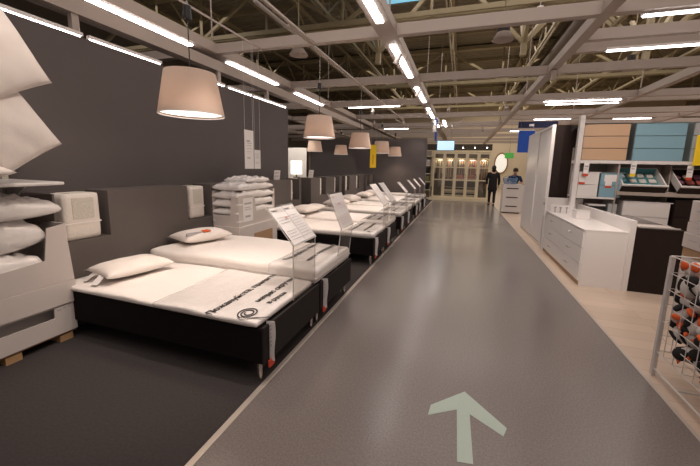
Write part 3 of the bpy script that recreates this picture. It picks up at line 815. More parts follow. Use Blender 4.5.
B('tray_base', CARD, t, (-.22, .2, -.16, .1, .001, .008)); B('tray_rim', CARD, t, (-.22, .2, -.165, -.155, .001, .018)); B('tray_rim', CARD, t, (-.22, .2, .095, .105, .001, .018))
t = thing('glass_slab', 'dark glass panel lying on the black chest', 'panel', (2.42, 6.05, .85))
B('slab', mat('dark glass', (.10, .085, .08), .15), t, (-.2, .22, -.5, .5, .001, .012), bev=.002)
# things standing on the island
t = thing('display_box', 'small white box standing on the white drawer island', 'box', (1.93, 6.35, .786), rz=.1)
B('box_body', PAPER, t, (-.10, .10, -.09, .09, 0, .115), bev=.008); B('lid', WHITE, t, (-.103, .103, -.093, .093, .115, .135), bev=.006)
for k, (x, y) in enumerate([(1.70, 6.95), (1.78, 6.93), (1.87, 6.9)]):
    q = thing('drawer_knob_sample', ['grey handle sample on the island nearest the aisle', 'middle one of the three grey handle samples', 'grey handle sample nearest the small white box'][k], 'handle sample', (x, y, .786), 0, 'handle samples on the drawer island')
    MB().tube((0, 0, 0), (0, 0, .09), .010, n=10).build('stem', GREYP, q); MB().sphere((0, 0, .105), .024, .024, .018).build('knob', GREYP, q, smooth=True)
    B('base', WHITE, q, (-.035, .035, -.03, .03, 0, .006))
t = thing('sample_board', 'small white board standing behind the handle samples', 'board', (1.82, 7.02, .786))
B('board', PAPER, t, (-.17, .17, 0, .012, 0, .14))

# white wardrobe with a dark side
t = thing('wardrobe', 'tall wardrobe with shining white doors and a dark brown side', 'wardrobe', (1.66, 7.5, 0))
B('carcass', BROWN, t, (.03, .60, 0, 2.4, 0, 2.43)); 
B('door', WHITE, t, (0, .022, .06, 1.2, .06, 2.40), bev=.003); B('door', WHITE, t, (-.022, 0, 1.15, 2.36, .06, 2.40), bev=.003)
for y in (0, 2.34): B('door_frame', WHITE, t, (-.03, .028, y, y + .06, 0, 2.44), bev=.003)
B('top_rail', WHITE, t, (-.03, .03, .06, 2.34, 2.40, 2.44)); B('bottom_rail', STEEL, t, (-.03, .03, .06, 2.34, .0, .055))

# ------------------------------------------------------------------ shelf wall on the right
t = thing('shelf_unit', 'white wall shelving with a tall white side post, carrying the drawers', 'shelf unit', (1.94, 7.0, 0))
B('side_post', WHITE, t, (0, .075, 0, .10, 0, 2.53), bev=.003)
B('back_panel', mat('grey beige back board', (.30, .26, .235), .6), t, (.07, 4.0, .49, .52, .0, 2.0))
B('shelf', WHITE, t, (.07, 4.0, -.01, .49, 1.70, 1.755), bev=.003)
B('shelf', WHITE, t, (.07, .66, -.01, .49, 1.075, 1.105), bev=.003)
B('shelf', GRID, t, (.68, 4.0, -.03, .49, 1.16, 1.235), bev=.003)
B('shelf', WHITE, t, (.07, 4.0, 0, .49, .50, .54), bev=.003)
B('shelf_support', GRID, t, (.66, .68, 0, .49, .5, 1.7)); B('shelf_support', GRID, t, (1.48, 1.50, .2, .49, .54, 1.7))
def chest(x, z, w, h, n, m, side, lab, y=7.02, depth=.40, labelm=None, knob=False, group=None):
    t = thing('chest_of_drawers', lab, 'chest of drawers', (x, y, z), 0, group)
    B('body', side, t, (0, w, .018, depth, 0, h)); B('top', side, t, (-.004, w + .03, -.003, depth, h, h + .014), bev=.002)
    hh = h / n
    for k in range(n): B('drawer', m, t, (.006, w - .006, 0, .018, k * hh + .004, (k + 1) * hh - .006), bev=.003)
    return t
GSIDE = mat('grey teal side', (.17, .20, .20), .5)
GREYD = mat('pale grey lacquer', (.42, .44, .44), .45)
chest(2.02, 1.757, .68, .625, 3, BEIGE, mat('dark side board', (.06, .05, .045), .5), 'peach three-drawer chest on the upper shelf')
chest(2.775, 1.757, .70, .625, 3, BLUE, GSIDE, 'pale blue three-drawer chest on the upper shelf')
chest(3.56, 1.757, .68, .625, 3, GREYD, GSIDE, 'grey three-drawer chest behind the yellow sign on the upper shelf')
def ptag(o, x, z):
    s_ = B('price_card', PAPER, o, (x, x + .10, -.004, -.001, z, z + .13)); B('print', RED, s_, (x, x + .10, -.0055, -.004, z, z + .035))
w1 = chest(2.02, 1.106, .325, .43, 2, WHITE, WHITE, 'small white two-drawer chest on the lower shelf'); ptag(w1, .01, .22)
w2 = chest(2.36, 1.106, .33, .43, 2, BLUE, GSIDE, 'small blue two-drawer chest on the lower shelf'); ptag(w2, .08, .17)
B('paper_card', PAPER, w2, (.06, .26, -.0035, -.001, .28, .40))
chest(2.755, .541, .67, .50, 2, WHITE, WHITE, 'white two-drawer chest under the open teal drawer')
chest(3.475, .541, .62, .56, 2, BROWN, BROWN, 'black-brown chest beside the white one below the open drawers')
def open_drawer(x, m, lab, colors, seed):
    rr = random.Random(seed)
    t = thing('open_drawer', lab, 'drawer', (x, 6.98, 1.242), 0, 'open display drawers tilted on the shelf', rot=(math.radians(36), 0, 0))
    B('drawer_box', WHITE, t, (0, .02, 0, .5, 0, .13), (.60, .62, 0, .5, 0, .13), (.02, .60, .48, .5, 0, .13), bev=.002)
    B('inner_lining', m, t, (.02, .60, .470, .479, .012, .128))
    B('drawer_front', BROWN, t, (-.01, .63, -.02, 0, -.06, .115), bev=.003)
    B('front_lip', WHITE, t, (-.012, .632, -.022, .004, .115, .14))
    B('lining', m, t, (.02, .60, 0, .48, 0, .012))
    k = 0
    for i in range(4):
        for j in range(3):
            a, b_ = .04 + i * .14, .03 + j * .15
            c = colors[rr.randrange(len(colors))]
            q = tag(soft_box(-.05, .05, -.05, .05, 0, .035, r=.015, amp=.01, cuts=5, seed=k).build('folded_item', c, None, smooth=True),
                    'folded cloth in the %s-lined drawer, %s of the %s row' % (lab.split('with ')[1].split()[0], ['first', 'second', 'third', 'fourth'][i], ['front', 'middle', 'back'][j]), 'folded cloth', 'folded items in the open drawers')
            M = t.matrix_basis @ Matrix.Translation((a + .055, b_ + .06, .013)); q.matrix_world = M; k += 1
    return t
CL = [mat('white cloth item', (.7, .66, .62), .8), mat('teal cloth item', (.10, .25, .28), .8), mat('plum cloth item', (.25, .10, .16), .8), mat('red cloth item', (.45, .12, .10), .8), mat('sand cloth item', (.5, .38, .3), .8), mat('slate cloth item', (.12, .12, .14), .8)]
open_drawer(2.66, TEAL, 'open white drawer with teal lining on the shelf', CL[:3] + [CL[0], CL[1]], 1)
open_drawer(3.46, BROWN, 'open white drawer with brown lining on the shelf', CL[2:], 2)
# dark and pale oddments between island and shelf
t = thing('jewellery_box', 'small dark box with white lid beside the island screen', 'box', (2.24, 7.05, .541), 0)
B('box_body', BLACK, t, (0, .26, 0, .2, 0, .40), bev=.006); B('lid', WHITE, t, (-.005, .27, -.005, .205, .40, .43), bev=.006)
t = thing('storage_box', 'pale grey storage box beside the small dark box', 'box', (2.54, 7.03, .541), 0)
B('box_body', GREYD, t, (0, .13, 0, .25, 0, .45), bev=.006); B('label', PAPER, t, (.03, .10, -.003, 0, .2, .3))
def price_hang(x, z, lab, end=RED):
    t = thing('shelf_price_card', lab, 'price card', (x, 6.97, z), 0, 'price cards hanging from the upper shelf')
    c = B('card', PAPER, t, (-.04, .04, -.003, .001, -.20, .0)); B('coloured_end', end, t, (-.04, .04, -.004, .002, -.24, -.195)); B('print', GREYP, c, (-.03, .03, -.0042, -.003, -.08, -.05), (-.03, .02, -.0042, -.003, -.12, -.105))
price_hang(2.11, 1.71, 'white price card with red end hanging under the peach chest')
price_hang(2.80, 1.73, 'white price card with yellow end hanging under the blue chest', YELLOW)
price_hang(3.57, 1.69, 'white price card with red end hanging under the yellow sign')
t = thing('yellow_sign', 'large yellow price sign hanging at the picture edge before the grey chest', 'sign', (3.58, 6.9, 1.69))
bd = B('board', YELLOW, t, (-.03, .36, -.004, .004, 0, .48)); mb = MB()
for sx in (0, .33): mb.tube((sx, 0, .48), (sx, 0, 1.61), .002, n=5)
mb.build('hanging_thread', WIRE, t)
B('print', ORANGE, bd, *[(.06, .33 - .04 * (k % 2), -.0055, -.004, .40 - .05 * k, .415 - .05 * k) for k in range(3)], (.06, .30, -.0055, -.004, .1, .2))

# stacked cartons
names = ['bottom', 'lower middle', 'upper middle', 'top']
zz = 0.0
names = ['tall bottom', 'flat brown', 'lower white', 'middle white', 'topmost white']
for k, (h, m) in enumerate([(.75, CARD), (.09, KRAFT), (.15, CARD), (.10, CARD), (.21, CARD)]):
    x = 2.15 + [0, .0, -.012, .004, .012][k]
    t = thing('product_carton', '%s carton of the stack behind the wire bin' % names[k], 'carton', (x, 3.55, zz), 0, 'flat cartons stacked behind the wire bin')
    MB().box(0, .62, 0, .55, 0, h - .002, bev=.005).build('carton_body', m, t)
    if m is CARD: B('print', GREYP, t, (-.0015, 0, .22, .30, h * .25, h * .6), (-.0015, 0, .06, .12, h * .3, h * .45), (-.0015, 0, .34, .46, h * .5, h * .55))
    zz += h

# ------------------------------------------------------------------ wire bin with soft toys
bx0, bx1, by0, by1, bz0, bz1 = 1.52, 2.30, 2.02, 3.0, .20, .95
t = thing('wire_bin', 'grey wire basket bin full of soft toys, standing at the edge of the pale floor', 'wire bin', (bx0, by0, 0))
W_, D_ = bx1 - bx0, by1 - by0
for (x, y) in ((0, 0), (W_, 0), (0, D_), (W_, D_)):
    B('post', WIRE, t, (x - .014, x + .014, y - .03 if y else y, y if y else y + .03, .0, bz1), bev=.003)
def wires(name, fixed, axis):
    mb = MB()
    n = 9
    if axis == 'x':
        for k in range(n + 1): y = D_ * k / n; mb.tube((fixed, y, bz0), (fixed, y, bz1), .0028, n=5)
        for k in range(7): z = bz0 + (bz1 - bz0) * k / 6; mb.tube((fixed, 0, z), (fixed, D_, z), .0045 if k in (0, 6) else .0028, n=5)
    elif axis == 'y':
        for k in range(9): x = W_ * k / 8; mb.tube((x, fixed, bz0), (x, fixed, bz1), .0028, n=5)
        for k in range(7): z = bz0 + (bz1 - bz0) * k / 6; mb.tube((0, fixed, z), (W_, fixed, z), .0045 if k in (0, 6) else .0028, n=5)
    else:
        for k in range(n + 1): y = D_ * k / n; mb.tube((0, y, bz0), (W_, y, bz0), .0028, n=5)
        for k in range(9): x = W_ * k / 8; mb.tube((x, 0, bz0), (x, D_, bz0), .0028, n=5)
    mb.build(name, WIRE, t)
wires('side_mesh', 0, 'x'); wires('side_mesh', W_, 'x'); wires('side_mesh', 0, 'y'); wires('side_mesh', D_, 'y'); wires('bottom_mesh', 0, 'z')
mb = MB(); mb.tube((0, D_, .06), (0, 0, .06), .008, n=8); mb.tube((W_, D_, .06), (W_, 0, .06), .008, n=8); mb.tube((0, D_ - .3, .06), (W_, D_ - .3, .06), .008, n=8); mb.build('base_frame', WIRE, t)
TOYW = mat('white plush', (.62, .57, .53), .9, noise=.1, nscale=40, bump=.6)
TOYK = mat('black plush', (.014, .012, .012), .9, bump=.6, nscale=40)
def make_toy():
    t = thing('soft_toy', 'small black and white soft toy with orange feet lying in the wire bin', 'soft toy', (0, 0, 0), 0, 'soft toys heaped in the wire bin')
    b_ = MB().sphere((0, 0, 0), .062, .057, .078, u=12, v=9).build('body', TOYW, t, smooth=True)
    MB().sphere((0, 0, .082), .044, .044, .042, u=12, v=8).build('head', TOYK, t, smooth=True)
    for s in (-1, 1):
        MB().sphere((s * .061, -.004, .012), .018, .034, .058, u=8, v=6).build('wing', TOYK, t, smooth=True)
        MB().sphere((s * .032, -.044, -.068), .029, .038, .018, u=8, v=6).build('foot', ORANGE, t, smooth=True)
    MB().tube((0, -.036, .078), (0, -.075, .074), .016, .002, n=8).build('beak', ORANGE, t)
    return t
toy = make_toy(); rr = random.Random(4); n = 0
for ix in range(2):
    for iz in range(6):
        for iy in range(7):
            if iz >= 4 and rr.random() < .3 + .25 * (iz - 4): continue
            if iz == 0 and iy > 5: continue
            x = 1.615 + ix * .145 + rr.uniform(-.015, .015) + (.03 if iz % 2 else 0); y = 2.15 + iy * .128 + rr.uniform(-.015, .015); z = .285 + iz * .12 + rr.uniform(-.015, .015)
            y = min(y, 2.925)
            o = toy if n == 0 else copy_tree(toy)
            o.location = (x, y, z); o.rotation_euler = (rr.uniform(-2, 2), rr.uniform(-1, 1), rr.uniform(-PI, PI)); n += 1

# ------------------------------------------------------------------ floor arrow
t = MB().prism([(.088, 1.655), (.170, 1.668), (.160, 2.045), (.345, 1.925), (.372, 2.00), (.132, 2.262), (-.082, 2.045), (-.092, 1.945), (.082, 2.06)], .0012, o=.0004).build('floor_arrow', mat('pale green vinyl', (.42, .50, .44), .45, noise=.06, nscale=60))
tag(t, 'pale green arrow sticker pointing ahead on the grey aisle floor', 'arrow sticker')

# ------------------------------------------------------------------ far end of the hall
t = thing('glass_wardrobe', 'wide cream wardrobe with glass doors closing the end of the aisle', 'wardrobe', (-1.33, 16.95, 0))
WW, WH = 2.60, 2.34
GREYB = mat('grey wardrobe interior', (.30, .27, .24), .7)
B('plinth', CREAM, t, (-.12, WW + .1, -.25, .6, 0, .10)); B('back_board', GREYB, t, (0, WW, .56, .58, .10, WH))
B('top', CREAM, t, (-.02, WW + .02, -.01, .58, WH, WH + .05)); B('bottom', CREAM, t, (0, WW, .03, .56, .10, .14))
for k in range(6): B('side_panel', CREAM, t, (WW * k / 5 - .015, WW * k / 5 + .015, .03, .56, .14, WH))
for k in range(5):
    a, b_ = WW * k / 5 + .006, WW * (k + 1) / 5 - .006
    d = B('door', CREAM, t, (a, a + .065, 0, .025, .12, WH - .02), (b_ - .065, b_, 0, .025, .12, WH - .02), (a + .065, b_ - .065, 0, .025, .12, .20), (a + .065, b_ - .065, 0, .025, WH - .09, WH - .02), (a + .065, b_ - .065, 0, .025, .98, 1.03), (a + .065, b_ - .065, 0, .025, 1.58, 1.63))
    B('glass_pane', GLASS, d, (a + .065, b_ - .065, .010, .014, .20, WH - .09))
    MB().tube((b_ - .03, -.02, 1.1), (b_ - .03, -.02, 1.3), .008, n=6).build('handle', STEEL, d)
    if k in (1, 2, 3):
        for z in (.16, .42): 
            q = B('inner_drawer', CREAM, t, (a + .03, b_ - .03, .12, .5, z, z + .22)); B('gap_shade', BLACK, q, (a + .06, b_ - .06, .115, .12, z + .13, z + .20))  # black strip painted for the shade in the drawer's gap
        B('inner_shelf', CREAM, t, (a, b_, .08, .55, .95, .975))
    B('inner_shelf', CREAM, t, (a, b_, .08, .55, 2.02, 2.05))
    B('hanging_rail', STEEL, t, (a + .01, b_ - .01, .30, .32, 1.95, 1.975))
    l = bpy.data.lights.new('wardrobe_fill', 'POINT'); l.energy = 4; l.color = (1, .84, .64); l.shadow_soft_size = .12  # unseen point light added to brighten the bay
    o = bpy.data.objects.new('wardrobe_fill', l); o.parent = t; o.location = ((a + b_) / 2, .10, 1.97); COL.objects.link(o)
clc = [mat('rose garment', (.62, .30, .25), .8), mat('ivory garment', (.68, .58, .45), .8), mat('brown garment', (.20, .12, .09), .8), mat('grey garment', (.30, .28, .27), .8), mat('pale pink garment', (.72, .45, .38), .8)]
rr = random.Random(3)
plan = [[1, 3, 1, 1], [1, 4, 1, 3], [3, 1, 4, 1], [4, 1, 0, 4], [1, 4, 1, 1]]
cn = ['rose', 'ivory', 'brown', 'grey', 'pale pink']; un = {}
for k in range(5):
    for j, c in enumerate(plan[k]):
        x = -1.33 + WW * k / 5 + .10 + j * .105; L = rr.choice([.62, .8, .9]); z1 = 1.93
        g = MB(); zt = z1
        g.prism([(-.16, zt - .02), (-.03, zt + .02), (.03, zt + .02), (.16, zt - .02), (.19, zt - .35), (.14, zt - .34), (.15, zt - L), (-.15, zt - L), (-.14, zt - .34), (-.19, zt - .35)], .05, axis='x', o=-.025)
        for v in g.b.verts: v.co = Vector((v.co.x, v.co.y, v.co.z))
        o = g.build('hanging_garment', clc[c], None, loc=(x, 17.26, 0))
        tag(o, '%s garment in the %s bay of the glass wardrobe, %s from the left' % (cn[c], ordb[k], ordb[j]), 'garment', 'clothes in the glass wardrobe')
for k in (2, 3):
    for j in range(2):
        o = soft_box(-.19, .19, -.15, .15, 0, .14, r=.03, amp=.01, cuts=5).build('folded_blanket', clc[0 if j else 4], None, smooth=True, loc=(-1.33 + WW * (k + .5) / 5, 17.22, .976 + .145 * j))
        tag(o, '%s folded blanket on the shelf of the %s wardrobe bay' % (['pale pink lower', 'rose upper'][j], ordb[k]), 'blanket', 'blankets in the glass wardrobe')
t = thing('fascia', 'dark fascia band running above the glass wardrobe', 'fascia', (-1.9, 17.6, 2.46))
B('board', mat('dark fascia board', (.045, .035, .028), .6), t, (0, 3.25, 0, .06, 0, .30))
for k in range(3): B('leg', CREAM, t, (.05 + 1.52 * k, .11 + 1.52 * k, .01, .05, -2.46, 0))
for k in range(5):
    q = thing('clip_spotlight', '%s small clip lamp along the dark band above the wardrobe' % ordb[k], 'spotlight', (-1.1 + .55 * k, 17.57, 2.60), 0, 'clip lamps above the wardrobe')
    MB().tube((0, 0, .04), (0, -.10, -.03), .03, n=8).build('lamp_head', WHITE, q); MB().tube((0, .03, .04), (0, -.02, .03), .01, n=6).build('arm', WHITE, q)
    MB().sphere((0, -.105, -.035), .02, .02, .02, u=8, v=6).build('bulb', BULB, q)
t = thing('display_shelving', 'tall open shelving with dark boxes between the rear wall and glass wardrobe', 'shelving', (-2.15, 16.9, 0))
for z in (.02, .45, .85, 1.25, 1.65, 2.1): B('shelf', CREAM, t, (0, .72, 0, .4, z, z + .04))
for x in (0, .68): B('upright', CREAM, t, (x, x + .04, .36, .4, 0, 2.4))
B('back_board', GREYB, t, (0, .72, .4, .42, 0, 2.4))
for i, (z, m, nm) in enumerate([(.49, BLACK, 'black'), (.89, mat('olive box', (.2, .2, .08), .7), 'olive'), (1.29, BLACK, 'black upper'), (1.69, CARD, 'white')]):
    o = thing('storage_box', '%s storage box on the shelving beside the glass wardrobe' % nm, 'box', (-1.70, 17.05, z)); B('box_body', m, o, (-.3, .2, -.13, .13, 0, .24), bev=.01); B('lid', m, o, (-.305, .205, -.135, .135, .24, .27), bev=.01)

t = thing('hanging_screen', 'pale blue lit screen hanging from the ceiling before the wardrobe', 'screen', (-.665, 14.0, 2.27))
B('housing', BLACK, t, (-.34, .34, .0, .05, -.01, .38), bev=.005); B('display', SCREEN, t, (-.325, .325, -.006, 0, .005, .365))
for x in (-.2, .2): MB().tube((x, .03, .37), (x, .03, 1.03), .008, n=6).build('suspension_rod', STEEL, t)
t = thing('blue_sign', 'narrow blue sign board hanging edge-on above the lit screen', 'sign', (-.93, 12.2, 2.50))
bd = B('board', NAVY, t, (-.02, .02, -.3, .3, 0, .72)); B('white_mark', PAPER, bd, (.02, .023, -.05, .05, .3, .5), (-.09, .02, -.301, -.300, .28, .52))
MB().tube((0, 0, .72), (0, 0, .80), .01, n=6).build('suspension_rod', STEEL, t)
t = thing('blue_banner', 'bright blue banner hanging beside the white wardrobe', 'banner', (1.80, 13.0, 2.16))
B('banner_cloth', mat('bright blue cloth', (.02, .10, .55), .6), t, (0, .5, -.004, .004, 0, .74)); MB().tube((0, 0, .75), (.5, 0, .75), .012, n=6).build('top_rod', STEEL, t)
for x in (.05, .45): MB().tube((x, 0, .75), (x, 0, 1.14), .003, n=5).build('hanging_thread', STEEL, t)
t = thing('ceiling_sign', 'long dark blue sign board under the grid beyond the dark wardrobe side', 'sign', (1.85, 13.6, 3.08))
B('board', mat('dark blue board', (.006, .012, .06), .6), t, (0, 1.25, 0, .04, -.02, .20)); B('lamp_box', PAPER, t, (.35, .50, -.02, 0, .03, .11))
for x in (.1, 1.15): MB().tube((x, .02, .2), (x, .02, .4), .006, n=6).build('hanging_rod', STEEL, t)
t = thing('exit_sign', 'green lit sign hanging over the staffed counter', 'sign', (1.60, 14.6, 2.0)); B('sign_face', GREENL, t, (0, .32, 0, .03, 0, .22), bev=.004); MB().tube((.16, .015, .22), (.16, .015, 1.3), .006, n=6).build('hanging_rod', STEEL, t)

# white cabinet with basket, staffed counter
t = thing('white_cabinet', 'white cabinet with three drawers beside the aisle at the far right', 'cabinet', (1.47, 13.0, 0))
B('body', WHITE, t, (0, .62, .02, .5, .04, 1.02)); B('plinth', BROWN, t, (.02, .60, .05, .48, 0, .04)); B('top', WHITE, t, (-.01, .63, -.01, .51, 1.02, 1.045))
for k in range(3):
    d = B('drawer', WHITE, t, (.005, .615, 0, .02, .06 + .32 * k, .37 + .32 * k), bev=.004); B('handle', BLACK, d, (.12, .50, -.015, 0, .24 + .32 * k, .275 + .32 * k))
t = thing('blue_basket', 'light blue wire basket standing on the white cabinet', 'basket', (1.70, 13.2, 1.046))
BB = mat('light blue plastic', (.16, .26, .42), .5)
mb = MB(); n = 20
for k in range(n):
    a0, a1 = 2 * PI * k / n, 2 * PI * (k + 1) / n
    for z, r in ((0, .8), (.07, .86), (.14, .93), (.19, 1.0)):
        mb.tube((.24 * r * math.cos(a0), .16 * r * math.sin(a0), z + .005), (.24 * r * math.cos(a1), .16 * r * math.sin(a1), z + .005), .008, n=5)
    mb.tube((.19 * math.cos(a0), .128 * math.sin(a0), 0), (.24 * math.cos(a0), .16 * math.sin(a0), .19), .007, n=5)
mb.build('basket_mesh', BB, t); MB().prism([(.185 * math.cos(2 * PI * k / 20), .124 * math.sin(2 * PI * k / 20)) for k in range(20)], .006, o=.001).build('basket_bottom', BB, t)
mb = MB(); pts = [Vector((.24 * math.cos(PI * k / 8), 0, .19 + .10 * math.sin(PI * k / 8))) for k in range(9)]
for a, b_ in zip(pts, pts[1:]): mb.tube(a, b_, .008, n=5)
mb.build('handle', BB, t)
t = thing('oval_sign', 'bright oval mirror with dark rim on the far wall behind the walking person', 'mirror', (2.95, 28.95, 2.05))
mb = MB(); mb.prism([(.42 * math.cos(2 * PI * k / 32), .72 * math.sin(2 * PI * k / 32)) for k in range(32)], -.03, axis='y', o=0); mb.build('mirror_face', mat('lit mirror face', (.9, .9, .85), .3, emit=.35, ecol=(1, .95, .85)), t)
mb = MB(); mb.prism([(.52 * math.cos(2 * PI * k / 32), .84 * math.sin(2 * PI * k / 32)) for k in range(32)], -.02, axis='y', o=0); mb.build('rim', KRAFT, t)
for k, (x, y, w, h, m, lab) in enumerate([(-10.5, 22, 2.2, 2.2, CREAM, 'cream partition far behind the rear wall'), (3.4, 19.5, .5, 2.9, CREAM, 'cream partition post far behind the walking person'), (4.3, 18.0, 2.6, 2.6, GREYB, 'grey partition wall far behind the white wardrobe'), (.2, 24, 1.0, 2.5, KRAFT, 'brown partition wall behind the glass wardrobe')]):
    t = thing('partition', lab, 'partition', (x, y, 0)); B('wall_board', m, t, (0, w, 0, .12, 0, h)); B('cap', CREAM, t, (-.01, w + .01, -.01, .13, h, h + .03))

# high bay lamps, loudspeaker-like units and sensors among the trusses
def highbay(x, y, z, lab):
    t = thing('high_bay_lamp', lab, 'ceiling light', (x, y, z), 0, 'round high bay lamps under the roof')
    MB().tube((0, 0, .12), (0, 0, .42), .11, n=20).build('housing', mat('dark lamp housing', (.05, .04, .035), .6), t)
    MB().lathe([(.10, .14), (.19, 0), (.175, 0), (.09, .12)], n=24).build('reflector_ring', GRID, t, smooth=True)
    MB().tube((0, 0, .42), (0, 0, 6.98 - z), .012, n=6).build('hanging_rod', TRUSS, t)
for a in [(.55, 7.0, 3.9, 'round dark high bay lamp above the middle of the aisle'), (-3.3, 6.4, 3.75, 'round dark high bay lamp above the near hanging signs'), (4.6, 12.6, 4.6, 'round dark high bay lamp far over the right shelves')]: highbay(*a)
t = thing('wifi_unit', 'small white cone shaped unit under the cross beam over the aisle', 'ceiling unit', (.78, 4.9, 3.42)); MB().tube((0, 0, -.0), (0, 0, .12), .07, .04, n=16).build('cone', PAPER, t); MB().tube((0, 0, .12), (0, 0, .6), .008, n=6).build('rod', GRID, t)
k = 0
for x, y in [(-.45, 9.72), (-.1, 12.25), (.7, 14.75), (1.0, 9.75), (.35, 17.2), (1.1, 12.25), (-2.6, 9.75), (-2.1, 12.2), (-3.2, 12.25)]:
    t = thing('track_spotlight', '%s small white spotlight on the far cross beams' % ordb[k], 'spotlight', (x, y, 3.1), 0, 'track spotlights on the grid'); k += 1
    MB().tube((0, .03, .10), (0, -.07, -.01), .045, n=10).build('lamp_head', GRID, t); B('bracket', GRID, t, (-.012, .012, -.012, .012, .05, .21))

# ------------------------------------------------------------------ people
def skin_obj(name, pts, edges, m, parent, sub=2, root=0):
    me = bpy.data.meshes.new(name); me.from_pydata([p[:3] for p in pts], edges, [])
    o = bpy.data.objects.new(name, me); COL.objects.link(o)
    if parent is not None: o.parent = parent
    md = o.modifiers.new('skin', 'SKIN'); sl = me.skin_vertices[0].data
    for i, p in enumerate(pts):
        r = p[3]; sl[i].radius = (r, p[4] if len(p) > 4 else r); sl[i].use_root = (i == root)
    sb = o.modifiers.new('sub', 'SUBSURF'); sb.levels = sub; sb.render_levels = sub
    dg = bpy.context.evaluated_depsgraph_get(); nm = bpy.data.meshes.new_from_object(o.evaluated_get(dg))
    o.modifiers.clear(); o.data = nm; nm.materials.clear(); nm.materials.append(m)
    for p in nm.polygons: p.use_smooth = True
    return o
def hand(P, E, w, d, side, r=.0085):
    # five fingers from wrist w pointing along d
    w = Vector(w); d = Vector(d).normalized(); s = Vector((0, 1, 0)); s = (s - s.dot(d) * d).normalized(); inn = d.cross(s).normalized() * side
    iw = len(P) - 1
    P.append((*(w + d * .06), .030, .016)); pi = len(P) - 1; E.append((iw, pi))
    for k, L in enumerate((.072, .080, .074, .058)):
        b0 = w + d * .09 + s * (.027 - .018 * k); P.append((*b0, r)); E.append((pi, len(P) - 1))
        P.append((*(b0 + d * L * .5 + inn * .006), r * .95)); E.append((len(P) - 2, len(P) - 1))
        P.append((*(b0 + d * L * .9 + inn * .020), r * .8)); E.append((len(P) - 2, len(P) - 1))
    b0 = w + d * .045 + s * .034; P.append((*b0, r * 1.1)); E.append((pi, len(P) - 1))
    P.append((*(b0 + d * .035 + s * .02 + inn * .01), r)); E.append((len(P) - 2, len(P) - 1))
def person_body(t, H, arms, legs, lean=0):
    k = H / 1.7
    P = [(0, 0, .93 * k, .125, .095), (0, lean * .4, 1.12 * k, .105, .08), (0, lean * .8, 1.32 * k, .135, .09), (0, lean, 1.43 * k, .07, .06), (0, lean * 1.1, 1.50 * k, .052, .05), (0, lean * 1.25 , 1.58 * k, .075, .085), (0, lean * 1.3, 1.66 * k, .066, .08)]
    E = [(0, 1), (1, 2), (2, 3), (3, 4), (4, 5), (5, 6)]
    for sd, (el, wr) in zip((-1, 1), arms):
        P.append((sd * .165 * k, lean * .95, 1.38 * k, .055)); a = len(P) - 1; E.append((2, a))
        P.append((*el, .040)); E.append((a, a + 1)); P.append((*wr, .026)); E.append((a + 1, a + 2))
        hand(P, E, wr, Vector(wr) - Vector(el), sd)
    for sd, (kn, an, toe) in zip((-1, 1), legs):
        P.append((sd * .085, 0, .88 * k, .088)); a = len(P) - 1; E.append((0, a))
        P.append((*kn, .056)); E.append((a, a + 1)); P.append((*an, .038)); E.append((a + 1, a + 2)); P.append((*toe, .032, .026)); E.append((a + 2, a + 3))
    body = skin_obj('body', P, E, SKIN, t)
    return body
def face(t, c, fwd):
    f = Vector(fwd).normalized(); s = f.cross(Vector((0, 0, 1))).normalized(); c = Vector(c)
    for sd in (-1, 1):
        MB().sphere(c + f * .080 + s * .03 * sd + Vector((0, 0, .01)), .011, .011, .008, u=8, v=6).build('eye', BLACK, t, smooth=True)
        MB().sphere(c + s * .082 * sd + Vector((0, 0, -.005)), .012, .014, .028, u=8, v=6).build('ear', SKIN, t, smooth=True)
    MB().sphere(c + f * .092 + Vector((0, 0, -.018)), .012, .012, .022, u=8, v=6).build('nose', SKIN, t, smooth=True)
    MB().sphere(c + f * .080 + Vector((0, 0, -.052)), .024, .010, .007, u=8, v=6).build('mouth', mat('lips', (.45, .18, .15), .5), t, smooth=True)
CLO = mat('black coat cloth', (.010, .009, .010), .85, noise=.2, nscale=40)
TRS = mat('dark trouser cloth', (.012, .011, .014), .85)
t = thing('person', 'person in a long black coat walking away at the far end of the aisle', 'person', (1.31, 15.3, 0))
arms = [((-.235, .02, 1.10), (-.23, -.03, .86)), ((.235, -.02, 1.10), (.235, .06, .86))]
legs = [((-.09, .10, .50), (-.085, .14, .09), (-.085, .26, .035)), ((.09, .02, .50), (.085, -.10, .10), (.085, .0, .035))]
person_body(t, 1.70, arms, legs)
face(t, (0, .02, 1.60), (0, 1, 0))
skin_obj('coat', [(0, 0, .98, .185, .14), (0, 0, 1.15, .175, .125), (0, 0, 1.33, .185, .13), (0, 0, 1.45, .10, .085), (0, 0, .80, .205, .15), (0, .01, .58, .215, .155), (-.19, 0, 1.38, .068), (-.24, .02, 1.10, .056), (-.232, -.02, .90, .046), (.19, 0, 1.38, .068), (.24, -.02, 1.10, .056), (.238, .04, .90, .046)],
    [(0, 1), (1, 2), (2, 3), (0, 4), (4, 5), (2, 6), (6, 7), (7, 8), (2, 9), (9, 10), (10, 11)], CLO, t)
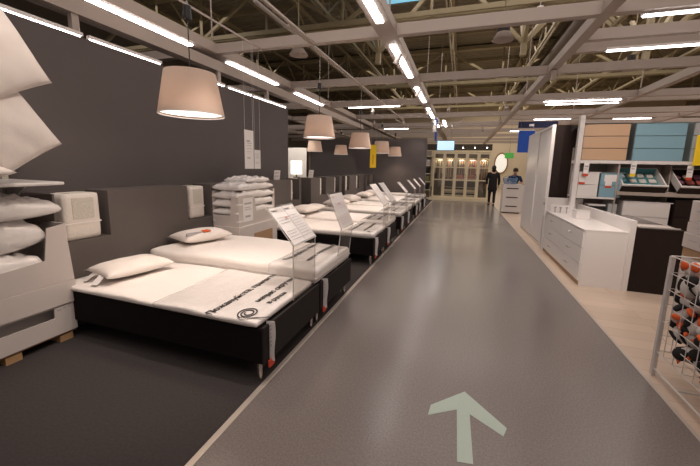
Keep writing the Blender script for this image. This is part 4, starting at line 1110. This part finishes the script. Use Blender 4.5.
for sd, L in zip((-1, 1), legs):
    skin_obj('trouser_leg', [(sd * .085, 0, .70, .09), (*L[0], .068), (L[1][0], L[1][1], .12, .055)], [(0, 1), (1, 2)], TRS, t)
    MB().sphere((L[2][0], L[2][1] - .07, .05), .048, .13, .048, u=12, v=8).build('shoe', BLACK, t, smooth=True)
MB().sphere((0, -.012, 1.625), .092, .105, .105, u=16, v=12).build('hair', BLACK, t, smooth=True)
MB().sphere((0, -.05, 1.52), .085, .05, .09, u=12, v=8).build('scarf', CLO, t, smooth=True)

STAFF = mat('dark blue uniform cloth', (.012, .03, .085), .8)
t = thing('person', 'person in a dark blue top bending over the counter behind the white cabinet', 'person', (1.93, 13.95, 0))
arms = [((-.26, -.14, 1.08), (-.15, -.34, 1.10)), ((.26, -.12, 1.08), (.16, -.33, 1.10))]
legs = [((-.09, -.02, .48), (-.09, .02, .08), (-.09, -.10, .035)), ((.09, -.02, .48), (.09, .02, .08), (.09, -.10, .035))]
person_body(t, 1.60, arms, legs, lean=-.16)
face(t, (0, -.205, 1.50), (0, -1, -.2))
skin_obj('top', [(0, 0, .90, .14, .11), (0, -.06, 1.05, .135, .10), (0, -.13, 1.24, .155, .105), (0, -.155, 1.34, .08, .07), (-.17, -.15, 1.29, .064), (-.255, -.14, 1.09, .054), (.17, -.15, 1.29, .064), (.255, -.12, 1.09, .054)],
    [(0, 1), (1, 2), (2, 3), (2, 4), (4, 5), (2, 6), (6, 7)], STAFF, t)
for sd, L in zip((-1, 1), legs):
    skin_obj('trouser_leg', [(sd * .085, 0, .85, .095), (*L[0], .07), (L[1][0], L[1][1], .12, .058)], [(0, 1), (1, 2)], TRS, t)
    MB().sphere((L[2][0], L[2][1] + .06, .05), .048, .13, .048, u=12, v=8).build('shoe', BLACK, t, smooth=True)
MB().sphere((0, -.185, 1.545), .092, .105, .095, u=16, v=12).build('hair', mat('dark brown hair', (.04, .02, .012), .7), t, smooth=True)
t = thing('service_counter', 'low counter the person in dark blue leans over', 'counter', (1.62, 13.52, 0))
B('body', WHITE, t, (0, 1.4, .02, .22, 0, 1.02)); B('top', GRID, t, (-.02, 1.42, 0, .24, 1.02, 1.05))
